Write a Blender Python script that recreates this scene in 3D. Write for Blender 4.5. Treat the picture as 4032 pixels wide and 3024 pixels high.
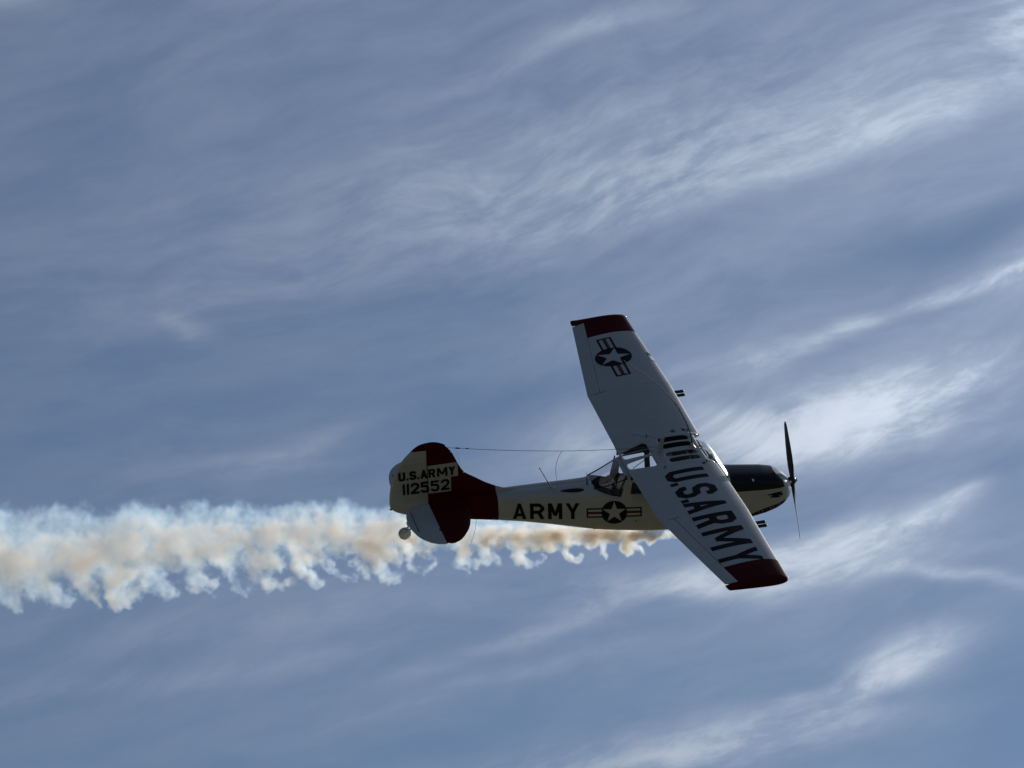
import bpy, bmesh, math, random
import numpy as np
from mathutils import Vector, Matrix
from mathutils.geometry import delaunay_2d_cdt

scene = bpy.context.scene
for o in list(bpy.data.objects):
    bpy.data.objects.remove(o)
COL = scene.collection

# ------------------------------------------------------------------ camera
ELEV = math.radians(22.0)
CAM_LOC = Vector((0.0, 0.0, 1.7))
camd = bpy.data.cameras.new('camera')
camd.sensor_width = 36.0
camd.sensor_fit = 'HORIZONTAL'
camd.lens = 15446.09 / 4032.0 * 36.0
camd.clip_start = 0.5
camd.clip_end = 60000.0
cam = bpy.data.objects.new('camera', camd)
COL.objects.link(cam)
cam.location = CAM_LOC
cam.rotation_euler = (math.pi / 2 + ELEV, 0, 0)
scene.camera = cam
RC = Matrix(((1, 0, 0), (0, -math.sin(ELEV), -math.cos(ELEV)), (0, math.cos(ELEV), -math.sin(ELEV))))  # camera axes in the world

# ------------------------------------------------------------------ sun and sky
SUN_CAM = Vector((0.541, 0.254, -0.80)).normalized()      # towards the sun: beyond the aircraft, to the right
SUN = (RC @ SUN_CAM).normalized()
SUN_EL = math.asin(SUN.z)
SUN_AZ = math.atan2(SUN.x, SUN.y)                        # clockwise from +Y
sund = bpy.data.lights.new('sun', 'SUN')
sund.energy = 5.0
sund.angle = math.radians(0.53)
sund.color = (1.0, 0.97, 0.92)
sun = bpy.data.objects.new('sun', sund)
COL.objects.link(sun)
sun.location = (0, 0, 200)
sun.rotation_euler = SUN.to_track_quat('Z', 'Y').to_euler()

world = bpy.data.worlds.new('World')
scene.world = world
world.use_nodes = True
world.cycles.sampling_method = 'MANUAL'
world.cycles.sample_map_resolution = 512
WN = world.node_tree
WN.nodes.clear()


class NT:
    """small helper to write node math"""
    def __init__(s, nt):
        s.nt = nt

    def n(s, typ, **kw):
        nd = s.nt.nodes.new(typ)
        for k, v in kw.items():
            setattr(nd, k, v)
        return nd

    def put(s, sock, v):
        if v is None:
            return
        if isinstance(v, (int, float)):
            if sock.type in ('VECTOR',):
                sock.default_value = (v, v, v)
            elif sock.type == 'RGBA':
                sock.default_value = (v, v, v, 1)
            else:
                sock.default_value = v
        elif isinstance(v, (tuple, list)):
            if sock.type == 'RGBA' and len(v) == 3:
                v = (*v, 1)
            sock.default_value = v
        else:
            s.nt.links.new(v, sock)

    def m(s, op, a, b=None, c=None, clamp=False):
        nd = s.n('ShaderNodeMath', operation=op, use_clamp=clamp)
        for i, v in enumerate((a, b, c)):
            s.put(nd.inputs[i], v)
        return nd.outputs[0]

    def v(s, op, a, b=None, scale=None):
        nd = s.n('ShaderNodeVectorMath', operation=op)
        s.put(nd.inputs[0], a)
        if b is not None:
            s.put(nd.inputs[1], b)
        if scale is not None:
            s.put(nd.inputs['Scale'], scale)
        return nd.outputs['Value'] if op in ('DOT_PRODUCT', 'LENGTH', 'DISTANCE') else nd.outputs[0]

    def xyz(s, x, y, z=0.0):
        nd = s.n('ShaderNodeCombineXYZ')
        for i, q in enumerate((x, y, z)):
            s.put(nd.inputs[i], q)
        return nd.outputs[0]

    def sep(s, v):
        nd = s.n('ShaderNodeSeparateXYZ')
        s.put(nd.inputs[0], v)
        return nd.outputs

    def noise(s, vec, scale, detail=4, rough=0.5, lac=2.0, dist=0.0, col=False):
        nd = s.n('ShaderNodeTexNoise')
        s.put(nd.inputs['Vector'], vec)
        nd.inputs['Scale'].default_value = scale
        nd.inputs['Detail'].default_value = detail
        nd.inputs['Roughness'].default_value = rough
        nd.inputs['Lacunarity'].default_value = lac
        nd.inputs['Distortion'].default_value = dist
        return nd.outputs['Color' if col else 'Fac']

    def mapr(s, v, a, b, c=0.0, d=1.0, smooth=False):
        nd = s.n('ShaderNodeMapRange')
        nd.interpolation_type = 'SMOOTHSTEP' if smooth else 'LINEAR'
        s.put(nd.inputs[0], v)
        for i, q in enumerate((a, b, c, d)):
            s.put(nd.inputs[i + 1], q)
        return nd.outputs[0]

    def mix(s, f, a, b, blend='MIX'):
        nd = s.n('ShaderNodeMix', data_type='RGBA', blend_type=blend)
        s.put(nd.inputs[0], f)
        s.put(nd.inputs[6], a)
        s.put(nd.inputs[7], b)
        return nd.outputs[2]


def build_sky():
    g = NT(WN)
    sky = g.n('ShaderNodeTexSky', sky_type='NISHITA')
    sky.sun_disc = False
    sky.sun_elevation = SUN_EL
    sky.sun_rotation = SUN_AZ
    sky.altitude = 300
    sky.air_density = 1.0
    sky.dust_density = 0.9
    sky.ozone_density = 3.0
    d = g.n('ShaderNodeTexCoord').outputs['Generated']
    x, y, z = g.sep(d)
    az = g.m('MULTIPLY', g.m('ARCTAN2', x, y), 180 / math.pi)
    el = g.m('MULTIPLY', g.m('ARCSINE', z), 180 / math.pi)

    # cirrus layer, streaks drawn out along the wind at that height
    ca, sa = math.cos(math.radians(16)), math.sin(math.radians(16))
    u = g.m('ADD', g.m('MULTIPLY', az, ca), g.m('MULTIPLY', el, sa))
    w = g.m('SUBTRACT', g.m('MULTIPLY', el, ca), g.m('MULTIPLY', az, sa))
    uv = g.xyz(u, w, 3.7)
    warp = g.v('SUBTRACT', g.noise(uv, 0.20, 2, 0.55, col=True), (0.5, 0.5, 0.5))
    uvw = g.v('ADD', uv, g.v('MULTIPLY', warp, (3.5, 1.7, 0.0)))
    big = g.noise(g.v('MULTIPLY', uvw, (0.075, 0.24, 1.0)), 1.0, 2, 0.5)
    mid = g.noise(g.v('MULTIPLY', uvw, (0.30, 1.35, 1.0)), 1.0, 4, 0.55)
    warp2 = g.v('SUBTRACT', g.noise(g.v('MULTIPLY', uv, (0.45, 1.0, 1.0)), 0.55, 3, 0.5, col=True), (0.5, 0.5, 0.5))
    uvf = g.v('ADD', uvw, g.v('MULTIPLY', warp2, (1.2, 0.55, 0.0)))
    fib = g.noise(g.v('MULTIPLY', uvf, (0.62, 2.7, 1.0)), 1.0, 6, 0.60)
    fine = g.noise(g.v('MULTIPLY', uvf, (1.7, 4.2, 1.0)), 1.0, 5, 0.62)

    # denser banks; their outlines are frayed by the same turbulence
    wa, we, _ = g.sep(g.v('MULTIPLY', warp2, (1.7, 0.7, 0.0)))
    azw, elw = g.m('ADD', az, wa), g.m('ADD', el, we)
    thick = None
    for (a0, e0, la, lu, ld, tl, wt) in BANKS:
        t = math.radians(tl)
        da, de = g.m('SUBTRACT', azw, a0), g.m('SUBTRACT', elw, e0)
        p = g.m('ADD', g.m('MULTIPLY', da, math.cos(t) / la), g.m('MULTIPLY', de, math.sin(t) / la))
        q = g.m('SUBTRACT', g.m('MULTIPLY', de, math.cos(t)), g.m('MULTIPLY', da, math.sin(t)))
        q = g.m('ADD', g.m('MULTIPLY', g.m('MAXIMUM', q, 0.0), 1 / lu), g.m('MULTIPLY', g.m('MINIMUM', q, 0.0), 1 / ld))
        r2 = g.m('MULTIPLY_ADD', p, p, g.m('MULTIPLY', q, q))
        gg = g.m('MULTIPLY', g.m('POWER', math.exp(-1), r2), wt)
        thick = gg if thick is None else g.m('ADD', thick, gg)
    veil = g.mapr(big, 0.25, 0.78, VEIL[0], VEIL[1], True)
    streak = g.m('ADD', g.m('MULTIPLY', g.mapr(mid, 0.28, 0.72, 0.0, 1.0, True), 0.60),
                 g.m('MULTIPLY', g.mapr(fib, 0.30, 0.70, 0.0, 1.0, True), 0.40))
    body = g.m('ADD', g.m('MULTIPLY', veil, g.mapr(streak, 0.0, 1.0, 0.62, 1.30)), g.m('MULTIPLY', thick, g.mapr(streak, 0.0, 1.0, 0.50, 1.40)))
    tpos = g.m('MAXIMUM', thick, 0.0)
    curd = g.m('MULTIPLY', g.m('MULTIPLY', tpos, g.m('MINIMUM', g.m('ADD', tpos, 0.15), 1.0)), g.mapr(g.m('ADD', g.m('MULTIPLY', fib, 0.5), g.m('MULTIPLY', fine, 0.5)), 0.40, 0.66, 0.0, 1.7, True))
    dens = g.m('MAXIMUM', g.m('ADD', body, curd), 0.04)
    dens = g.m('MULTIPLY', dens, g.mapr(fine, 0.25, 0.75, 0.90, 1.10))
    tau = g.m('MULTIPLY', dens, CLOUD_TAU)
    cov = g.m('SUBTRACT', 1.0, g.m('EXPONENT', g.m('MULTIPLY', tau, -1.0)))
    cov = g.m('MULTIPLY', cov, g.mapr(el, -1.0, 5.0, 0.0, 1.0, True))
    # ice crystals throw sunlight forward: brighter towards the sun
    cs = g.v('DOT_PRODUCT', d, tuple(SUN))
    hg = 0.7
    ph = g.m('DIVIDE', 1 - hg * hg, g.m('POWER', g.m('SUBTRACT', 1 + hg * hg, g.m('MULTIPLY', cs, 2 * hg)), 1.5))
    ph = g.m('ADD', g.m('MULTIPLY', ph, 0.55), 0.18)
    ccol = g.v('SCALE', (0.90, 1.0, 1.16), scale=g.m('MULTIPLY', ph, CLOUD_LUM))
    skyc = g.v('MULTIPLY', sky.outputs[0], SKY_TINT)
    tot = g.mix(cov, skyc, ccol)
    bg = g.n('ShaderNodeBackground')
    g.put(bg.inputs['Color'], tot)
    bg.inputs['Strength'].default_value = SKY_STRENGTH
    out = g.n('ShaderNodeOutputWorld')
    WN.links.new(bg.outputs[0], out.inputs['Surface'])


SKY_STRENGTH = 0.068
SKY_TINT = (0.76, 0.94, 1.12)
CLOUD_LUM = 9.2
CLOUD_TAU = 0.60
VEIL = (0.26, 0.50)


# denser cirrus banks (and, below zero, clear lanes): azimuth, elevation, half length, half height above and below, tilt (degrees), weight
BANKS = [
    (5.1, 21.15, 1.59, 0.55, 0.33, 6, 2.2), (3.83, 21.33, 0.96, 0.18, 0.33, -18, 0.9), (6.7, 21.69, 1.11, 0.41, 0.18, 12, 0.9),
    (5.82, 21.61, 0.96, 0.26, 0.22, 14, 0.6), (7.3, 21.96, 0.55, 0.18, 0.15, 20, 0.35), (5.52, 19.77, 1.33, 0.18, 0.26, 14, 0.8),
    (4.56, 19.28, 1.55, 0.33, 0.3, 4, 1.3), (6.54, 20.03, 0.63, 0.18, 0.17, 20, 0.7), (6.88, 19.03, 1.22, 0.1, 0.1, -9, 0.45),
    (3.46, 18.94, 0.96, 0.18, 0.18, 0, 0.5), (6.22, 17.87, 0.85, 0.3, 0.26, 16, 1.1), (5.16, 17.42, 1.22, 0.18, 0.17, 10, 0.55),
    (3.6, 16.87, 2.4, 0.3, 0.3, 6, 0.75), (1.86, 16.49, 2.21, 0.18, 0.22, 4, 0.4), (5.75, 22.79, 2.95, 0.15, 0.13, 17, 0.5),
    (3.34, 22.31, 0.96, 0.18, 0.17, 12, 0.45), (8.19, 23.57, 0.81, 0.3, 0.26, 22, 0.5), (5.04, 25.22, 3.5, 1.25, 0.22, 18.5, 0.36),
    (6.89, 25.59, 1.84, 0.59, 0.17, 19, 0.22), (8.52, 27.11, 0.96, 0.55, 0.41, 22, 0.5), (1.56, 24.45, 2.95, 1.22, 0.33, 15, 0.3),
    (-1.29, 24.63, 3.69, 1.18, 0.74, 14, 0.3), (1.18, 27.11, 1.33, 0.22, 0.15, 12, 0.26), (-0.27, 26.52, 1.11, 0.15, 0.11, 18, 0.18),
    (-4.92, 22.8, 0.52, 0.13, 0.15, -12, 0.36), (-4.49, 23.17, 2.58, 0.44, 0.26, 10, 0.15), (-3.44, 21.01, 0.96, 0.15, 0.13, 20, 0.28),
    (-4.22, 20.77, 1.66, 0.18, 0.17, 6, 0.2), (-8.09, 27.32, 0.63, 0.22, 0.22, 10, 0.45), (1.25, 20.93, 0.89, 0.48, 0.3, 5, 0.55),
    (2.48, 19.06, 1.77, 0.3, 0.22, 6, 0.35), (0.52, 18.41, 2.21, 0.17, 0.18, 17, 0.4), (-3.96, 18.45, 3.69, 0.3, 0.22, 8, 0.2),
    (-5.1, 17.68, 3.69, 0.22, 0.18, 9, 0.22), (-0.45, 17.56, 2.21, 0.15, 0.15, 14, 0.18), (7.01, 24, 2.29, 0.41, 0.41, 17, -0.3),
    (7.57, 17.27, 1.9, 2.0, 2.0, 0, -0.22), (-6.6, 25.38, 1.55, 0.7, 0.7, 22, -0.16), (-0.06, 21.67, 2.58, 0.41, 0.41, 12, -0.16),
    (7.61, 20.39, 0.74, 0.55, 0.55, 10, -0.2),
]
build_sky()

scene.render.engine = 'CYCLES'
vs = scene.view_settings
scene.display_settings.display_device = 'sRGB'
vs.view_transform = 'Standard'
vs.look = 'None'
vs.exposure = -0.62
vs.gamma = 1.0
vs.use_curve_mapping = False
cy = scene.cycles
cy.use_denoising = True
cy.max_bounces = 12
cy.volume_bounces = 10
cy.transparent_max_bounces = 24
cy.volume_step_rate = 1.0
cy.volume_max_steps = 512
cy.sample_clamp_indirect = 8.0
scene.render.film_transparent = False


# ------------------------------------------------------------------ materials
def mat(name, base, rough=0.5, metal=0.0, coat=0.0, var=0.06, scale=3.0, spec=0.5, bump=0.0):
    m = bpy.data.materials.new(name)
    m.use_nodes = True
    g = NT(m.node_tree)
    b = m.node_tree.nodes['Principled BSDF']
    tc = g.n('ShaderNodeTexCoord').outputs['Object']
    n1 = g.noise(tc, scale, 5, 0.6)
    n2 = g.noise(g.v('MULTIPLY', tc, (0.6, 3.0, 3.0)), scale * 2.3, 4, 0.6)
    f = g.m('ADD', g.m('MULTIPLY', n1, 0.6), g.m('MULTIPLY', n2, 0.4))
    fac = g.mapr(f, 0.3, 0.7, 1.0 - var, 1.0 + var * 0.5)
    col = g.v('SCALE', tuple(base), scale=fac)
    g.put(b.inputs['Base Color'], col)
    g.put(b.inputs['Roughness'], g.mapr(n1, 0.3, 0.7, rough * 0.85, min(1, rough * 1.2)))
    b.inputs['Metallic'].default_value = metal
    b.inputs['Coat Weight'].default_value = coat
    b.inputs['Coat Roughness'].default_value = 0.16
    b.inputs['Specular IOR Level'].default_value = spec
    if bump:
        bp = g.n('ShaderNodeBump')
        bp.inputs['Strength'].default_value = bump
        bp.inputs['Distance'].default_value = 0.01
        g.put(bp.inputs['Height'], g.noise(tc, scale * 1.3, 3, 0.5))
        m.node_tree.links.new(bp.outputs[0], b.inputs['Normal'])
    return m


M_WHITE = mat('white_paint', (0.38, 0.38, 0.367), 0.5, coat=0.18, var=0.16, scale=2.2, spec=0.4)
M_RED = mat('dark_red_paint', (0.055, 0.001, 0.0025), 0.6, coat=0.0, var=0.12, spec=0.05)
M_BLACK = mat('black_paint', (0.004, 0.004, 0.005), 0.6, var=0.2, spec=0.1)
M_GLOSSBLACK = mat('gloss_black_paint', (0.006, 0.006, 0.008), 0.25, coat=0.12, var=0.15, spec=0.2)
M_NAVY = mat('navy_paint', (0.004, 0.005, 0.010), 0.6, var=0.15, spec=0.1)
M_STRIPE = mat('insignia_red', (0.085, 0.006, 0.005), 0.5, var=0.1, spec=0.25)
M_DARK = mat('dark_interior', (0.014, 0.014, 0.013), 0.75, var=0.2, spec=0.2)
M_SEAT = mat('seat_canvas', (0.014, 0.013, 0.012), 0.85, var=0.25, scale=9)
M_BEIGE = mat('beige_sunshade', (0.50, 0.40, 0.33), 0.8, var=0.12)
M_METAL = mat('bare_metal', (0.55, 0.55, 0.54), 0.3, metal=1.0, var=0.1)
M_POLISH = mat('polished_metal', (0.85, 0.85, 0.85), 0.2, metal=1.0, var=0.03)
M_STEEL = mat('dull_steel', (0.10, 0.10, 0.10), 0.4, metal=0.7, var=0.2)
M_RUBBER = mat('tyre_rubber', (0.02, 0.02, 0.02), 0.8, var=0.2)
M_PROP = mat('propeller_black', (0.018, 0.018, 0.018), 0.38, var=0.2, spec=0.4)
M_WIRE = mat('antenna_wire', (0.05, 0.05, 0.05), 0.5, var=0.1)
M_GUN = mat('launcher_black', (0.012, 0.013, 0.016), 0.4, var=0.2)
M_GREYWHEEL = mat('grey_hubcap', (0.60, 0.61, 0.60), 0.5, var=0.15)
M_TAILTYRE = mat('lit_grey_tyre', (0.34, 0.34, 0.33), 0.8, var=0.2)  # tyre base lightened to the grey of the lit wheel
M_INLET = mat('inlet_dark', (0.004, 0.004, 0.004), 0.9, var=0.1)


def glass(name, tint, haze, fres=0.6, hazecol=(0.9, 0.92, 0.95), grough=0.04):
    m = bpy.data.materials.new(name)
    m.use_nodes = True
    nt = m.node_tree
    nt.nodes.clear()
    g = NT(nt)
    tr = g.n('ShaderNodeBsdfTransparent')
    g.put(tr.inputs['Color'], tint)
    tl = g.n('ShaderNodeBsdfTranslucent')
    g.put(tl.inputs['Color'], hazecol)
    tc = g.n('ShaderNodeTexCoord').outputs['Object']
    hz = g.m('MULTIPLY', g.mapr(g.noise(tc, 5.0, 5, 0.65), 0.3, 0.7, 0.5, 1.4), haze)
    mx = g.n('ShaderNodeMixShader')
    g.put(mx.inputs[0], hz)
    nt.links.new(tr.outputs[0], mx.inputs[1])
    nt.links.new(tl.outputs[0], mx.inputs[2])
    gl = g.n('ShaderNodeBsdfGlossy')
    gl.inputs['Roughness'].default_value = grough
    fr = g.n('ShaderNodeFresnel')
    fr.inputs['IOR'].default_value = 1.45
    mx2 = g.n('ShaderNodeMixShader')
    g.put(mx2.inputs[0], g.m('MULTIPLY', fr.outputs[0], fres))
    nt.links.new(mx.outputs[0], mx2.inputs[1])
    nt.links.new(gl.outputs[0], mx2.inputs[2])
    o = g.n('ShaderNodeOutputMaterial')
    nt.links.new(mx2.outputs[0], o.inputs['Surface'])
    return m


M_GLASS = glass('acrylic_pane', (0.94, 0.95, 0.95), 0.04, 0.3)
M_SHIELD = glass('hazy_windshield', (0.90, 0.92, 0.92), 0.50, 2.2, grough=0.30)
M_TINT = glass('smoked_skylight', (0.06, 0.065, 0.065), 0.0, 0.15)
M_SLOT = glass('clear_slot', (0.75, 0.77, 0.77), 0.02, 0.25)
M_LENS = glass('lamp_lens', (0.8, 0.85, 0.88), 0.25)

# ------------------------------------------------------------------ pose of the aircraft (x to the nose, y to the left wing, z up)
RB = Matrix(((0.970352, -0.239793, -0.030275), (0.136632, 0.440897, 0.887097), (-0.199372, -0.864933, 0.460589)))
TB = Vector((3.68243, -1.238806, -73.233973))
POSE = Matrix.Translation(RC @ TB + CAM_LOC) @ (RC @ RB).to_4x4()


def empty(name, parent=None, matrix=None):
    o = bpy.data.objects.new(name, None)
    COL.objects.link(o)
    o.empty_display_size = 0.3
    if parent:
        o.parent = parent
    if matrix is not None:
        o.matrix_world = matrix
    return o


plane = empty('observation_airplane', None, POSE)
plane['label'] = 'white and dark red high-wing army airplane banking across the sky'
plane['category'] = 'airplane'


def link(name, verts, faces, mats, parent=None, smooth=True, fmat=None, solid=None, bevel=None):
    me = bpy.data.meshes.new(name)
    me.from_pydata([tuple(map(float, v)) for v in verts], [], faces)
    if not isinstance(mats, (list, tuple)):
        mats = [mats]
    for m_ in mats:
        me.materials.append(m_)
    if fmat is not None:
        me.polygons.foreach_set('material_index', fmat)
    me.polygons.foreach_set('use_smooth', [smooth] * len(me.polygons))
    me.update()
    if smooth:
        me.set_sharp_from_angle(angle=math.radians(40))
    o = bpy.data.objects.new(name, me)
    COL.objects.link(o)
    o.parent = parent if parent is not None else plane
    if bevel:
        b = o.modifiers.new('bevel', 'BEVEL')
        b.width = bevel
        b.segments = 2
        b.limit_method = 'ANGLE'
    if solid:
        s = o.modifiers.new('solid', 'SOLIDIFY')
        s.thickness = solid[0]
        s.offset = solid[1]
        if len(solid) > 2:
            s.material_offset = solid[2]
            s.material_offset_rim = 0
    return o


def clean_normals(o):
    bm = bmesh.new()
    bm.from_mesh(o.data)
    bmesh.ops.remove_doubles(bm, verts=bm.verts, dist=1e-5)
    bmesh.ops.recalc_face_normals(bm, faces=bm.faces)
    bm.to_mesh(o.data)
    bm.free()
    if len(o.data.polygons) and o.data.polygons[0].use_smooth:
        o.data.set_sharp_from_angle(angle=math.radians(40))
    return o


def inside(poly, p):
    x, y = p
    c = False
    n = len(poly)
    j = n - 1
    for i in range(n):
        xi, yi = poly[i]
        xj, yj = poly[j]
        if (yi > y) != (yj > y) and x < (xj - xi) * (y - yi) / (yj - yi) + xi:
            c = not c
        j = i
    return c


def densify(poly, step):
    out = []
    n = len(poly)
    for i in range(n):
        a, b = poly[i], poly[(i + 1) % n]
        k = max(1, int(math.ceil(math.hypot(b[0] - a[0], b[1] - a[1]) / step)))
        for q in range(k):
            out.append((a[0] + (b[0] - a[0]) * q / k, a[1] + (b[1] - a[1]) * q / k))
    return out


def edge_dist(P, polys):
    P = np.asarray(P, float)
    d = np.full(len(P), 1e9)
    for poly in polys:
        A = np.array(poly, float)
        B = np.roll(A, -1, axis=0)
        for a, b in zip(A, B):
            ab = b - a
            L = ab @ ab
            if L < 1e-14:
                continue
            t = np.clip(((P - a) @ ab) / L, 0, 1)
            d = np.minimum(d, np.hypot(*(P - (a + t[:, None] * ab)).T))
    return d


def cdt(polys, holes=(), step=0.06, grid=True, lines=()):
    """triangulate the union of polygons less the holes; returns 2D points, triangles"""
    vs_, ed = [], []
    rings = [densify(p, step) for p in list(polys) + list(holes)]
    for r in rings:
        b = len(vs_)
        vs_ += r
        ed += [(b + i, b + (i + 1) % len(r)) for i in range(len(r))]
    for ln in lines:
        for a, b_ in zip(ln[:-1], ln[1:]):
            k = max(1, int(math.hypot(b_[0] - a[0], b_[1] - a[1]) / step))
            base = len(vs_)
            for q in range(k + 1):
                vs_.append((a[0] + (b_[0] - a[0]) * q / k, a[1] + (b_[1] - a[1]) * q / k))
            ed += [(base + q, base + q + 1) for q in range(k)]
    if grid:
        xs = [p[0] for r in rings for p in r]
        ys = [p[1] for r in rings for p in r]
        gx = np.arange(min(xs) + step * .5, max(xs), step)
        gy = np.arange(min(ys) + step * .5, max(ys), step)
        G = np.array([(a, b) for a in gx for b in gy])
        if len(G):
            keep = edge_dist(G, rings) > step * 0.45
            G = [tuple(p) for p in G[keep] if any(inside(q, p) for q in polys) and not any(inside(q, p) for q in holes)]
            vs_ += G
    v2, e2, f2, _, _, _ = delaunay_2d_cdt([Vector(p) for p in vs_], ed, [], 0, 1e-6)
    P = [(p.x, p.y) for p in v2]
    F = []
    for f in f2:
        c = (sum(P[i][0] for i in f) / len(f), sum(P[i][1] for i in f) / len(f))
        if any(inside(q, c) for q in polys) and not any(inside(q, c) for q in holes):
            F.append(list(f))
    used = sorted({i for f in F for i in f})
    re = {o: n for n, o in enumerate(used)}
    return [P[i] for i in used], [[re[i] for i in f] for f in F]


def sheet(name, polys, holes, fmap, m, parent=None, step=0.06, solid=None, smooth=True, grid=True, flip=False):
    P, F = cdt(polys, holes, step, grid)
    if flip:
        F = [f[::-1] for f in F]
    return link(name, [fmap(*p) for p in P], F, m, parent, smooth, None, solid)


def rounded(poly, r, seg=5):
    """round the corners of a polygon"""
    out = []
    n = len(poly)
    for i in range(n):
        p0, p1, p2 = (Vector(poly[k % n]) for k in (i - 1, i, i + 1))
        rr = r[i] if isinstance(r, (list, tuple)) else r
        d0, d2 = (p0 - p1), (p2 - p1)
        rr = min(rr, d0.length * .48, d2.length * .48)
        if rr < 1e-4:
            out.append(tuple(p1))
            continue
        a, b = p1 + d0.normalized() * rr, p1 + d2.normalized() * rr
        for k in range(seg + 1):
            t = k / seg
            q = a * (1 - t) ** 2 + p1 * 2 * t * (1 - t) + b * t * t
            out.append((q.x, q.y))
    return out


def spline(pts, n=4):
    """open Catmull-Rom curve through points"""
    out = []
    P = [np.array(p, float) for p in pts]
    for i in range(len(P) - 1):
        p0, p1, p2, p3 = P[max(i - 1, 0)], P[i], P[i + 1], P[min(i + 2, len(P) - 1)]
        for k in range(n):
            t = k / n
            q = .5 * (2 * p1 + (p2 - p0) * t + (2 * p0 - 5 * p1 + 4 * p2 - p3) * t * t + (3 * p1 - p0 - 3 * p2 + p3) * t ** 3)
            out.append((float(q[0]), float(q[1])))
    return out + [tuple(pts[-1])]


def plate(name, poly, half, fmap3, m, parent=None, step=0.05, edge=0.06, lines=(), matfn=None, wave=None, blunt=None):
    """a flying surface: a flat outline with a thickness that rounds off at the rim, except along the blunt (hinge) side.
    fmap3(a, b, off); blunt: the outline carried on past the hinge, from which the rounding is measured"""
    P, F = cdt([poly], [], step, True, lines)
    d = edge_dist(P, [densify(blunt or poly, step)])
    t = np.clip(d / edge, 0, 1)
    off = np.sqrt(np.clip(1 - (1 - t) ** 2, 0, 1))
    V, top, bot = [], [], []
    for i, (a, b) in enumerate(P):
        h = half(a, b) if callable(half) else half
        wv = wave(a, b) if wave else 0.0
        o_ = h * off[i]
        if off[i] < 1e-3:
            V.append(fmap3(a, b, 0.0))
            top.append(len(V) - 1)
            bot.append(len(V) - 1)
        else:
            V.append(fmap3(a, b, o_ + wv * off[i]))
            top.append(len(V) - 1)
            V.append(fmap3(a, b, -o_ - wv * off[i]))
            bot.append(len(V) - 1)
    faces = [[top[i] for i in f] for f in F] + [[bot[i] for i in f[::-1]] for f in F]
    fm = None
    if matfn:
        cm = [matfn(sum(P[i][0] for i in f) / 3, sum(P[i][1] for i in f) / 3) for f in F]
        fm = cm + cm
    cnt = {}
    for fi, f in enumerate(F):
        for k in range(len(f)):
            e = (f[k], f[(k + 1) % len(f)])
            cnt.setdefault((min(e), max(e)), []).append((e, fi))
    for key, lst in cnt.items():
        if len(lst) == 1 and top[key[0]] != bot[key[0]] and top[key[1]] != bot[key[1]]:
            (i, j), fi = lst[0]
            faces.append([top[j], top[i], bot[i], bot[j]])
            if fm is not None:
                fm = fm + [cm[fi]]
    o = link(name, V, faces, m, parent, True, fm)
    return clean_normals(o)


def loft(name, rings, m, parent=None, closed=True, caps=True, smooth=True, solid=None):
    n = len(rings[0])
    V = [p for r in rings for p in r]
    F = []
    for i in range(len(rings) - 1):
        for j in range(n if closed else n - 1):
            a, b = i * n + j, i * n + (j + 1) % n
            F.append([a, b, b + n, a + n])
    if caps:
        F.append(list(range(n))[::-1])
        F.append([(len(rings) - 1) * n + j for j in range(n)])
    o = link(name, V, F, m, parent, smooth, None, solid)
    return clean_normals(o)


def tube(name, pts, rad, m, parent=None, seg=8, smooth=True, squash=None):
    """a swept tube; rad a number or one per point; squash=(axis, factor) flattens it"""
    P = [Vector(p) for p in pts]
    rads = rad if isinstance(rad, (list, tuple)) else [rad] * len(P)
    rings = []
    up = None
    for i, p in enumerate(P):
        t = (P[min(i + 1, len(P) - 1)] - P[max(i - 1, 0)]).normalized()
        if up is None:
            up = Vector((0, 0, 1)) if abs(t.z) < .9 else Vector((1, 0, 0))
        a = t.cross(up).normalized()
        b = a.cross(t).normalized()
        up = b
        ring = []
        for k in range(seg):
            an = 2 * math.pi * k / seg
            q = a * math.cos(an) * rads[i] + b * math.sin(an) * rads[i]
            if squash:
                ax = Vector(squash[0]).normalized()
                q = q - ax * q.dot(ax) * (1 - squash[1])
            ring.append(p + q)
        rings.append(ring)
    return loft(name, rings, m, parent, True, True, smooth)


def box(name, c, s, m, parent=None, bevel=0.01, rot=None):
    V = []
    for x in (-.5, .5):
        for y in (-.5, .5):
            for z in (-.5, .5):
                q = Vector((x * s[0], y * s[1], z * s[2]))
                if rot is not None:
                    q = rot @ q
                V.append(q + Vector(c))
    F = [[0, 1, 3, 2], [4, 6, 7, 5], [0, 4, 5, 1], [2, 3, 7, 6], [0, 2, 6, 4], [1, 5, 7, 3]]
    return link(name, V, F, m, parent, False, None, None, bevel)


def lathe(name, prof, center, axis, m, parent=None, seg=24):
    """prof: (along axis, radius)"""
    ax = Vector(axis).normalized()
    a = ax.orthogonal().normalized()
    b = ax.cross(a)
    rings = []
    for (h, r) in prof:
        rings.append([Vector(center) + ax * h + (a * math.cos(2 * math.pi * k / seg) + b * math.sin(2 * math.pi * k / seg)) * max(r, 1e-4) for k in range(seg)])
    return loft(name, rings, m, parent)


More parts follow.
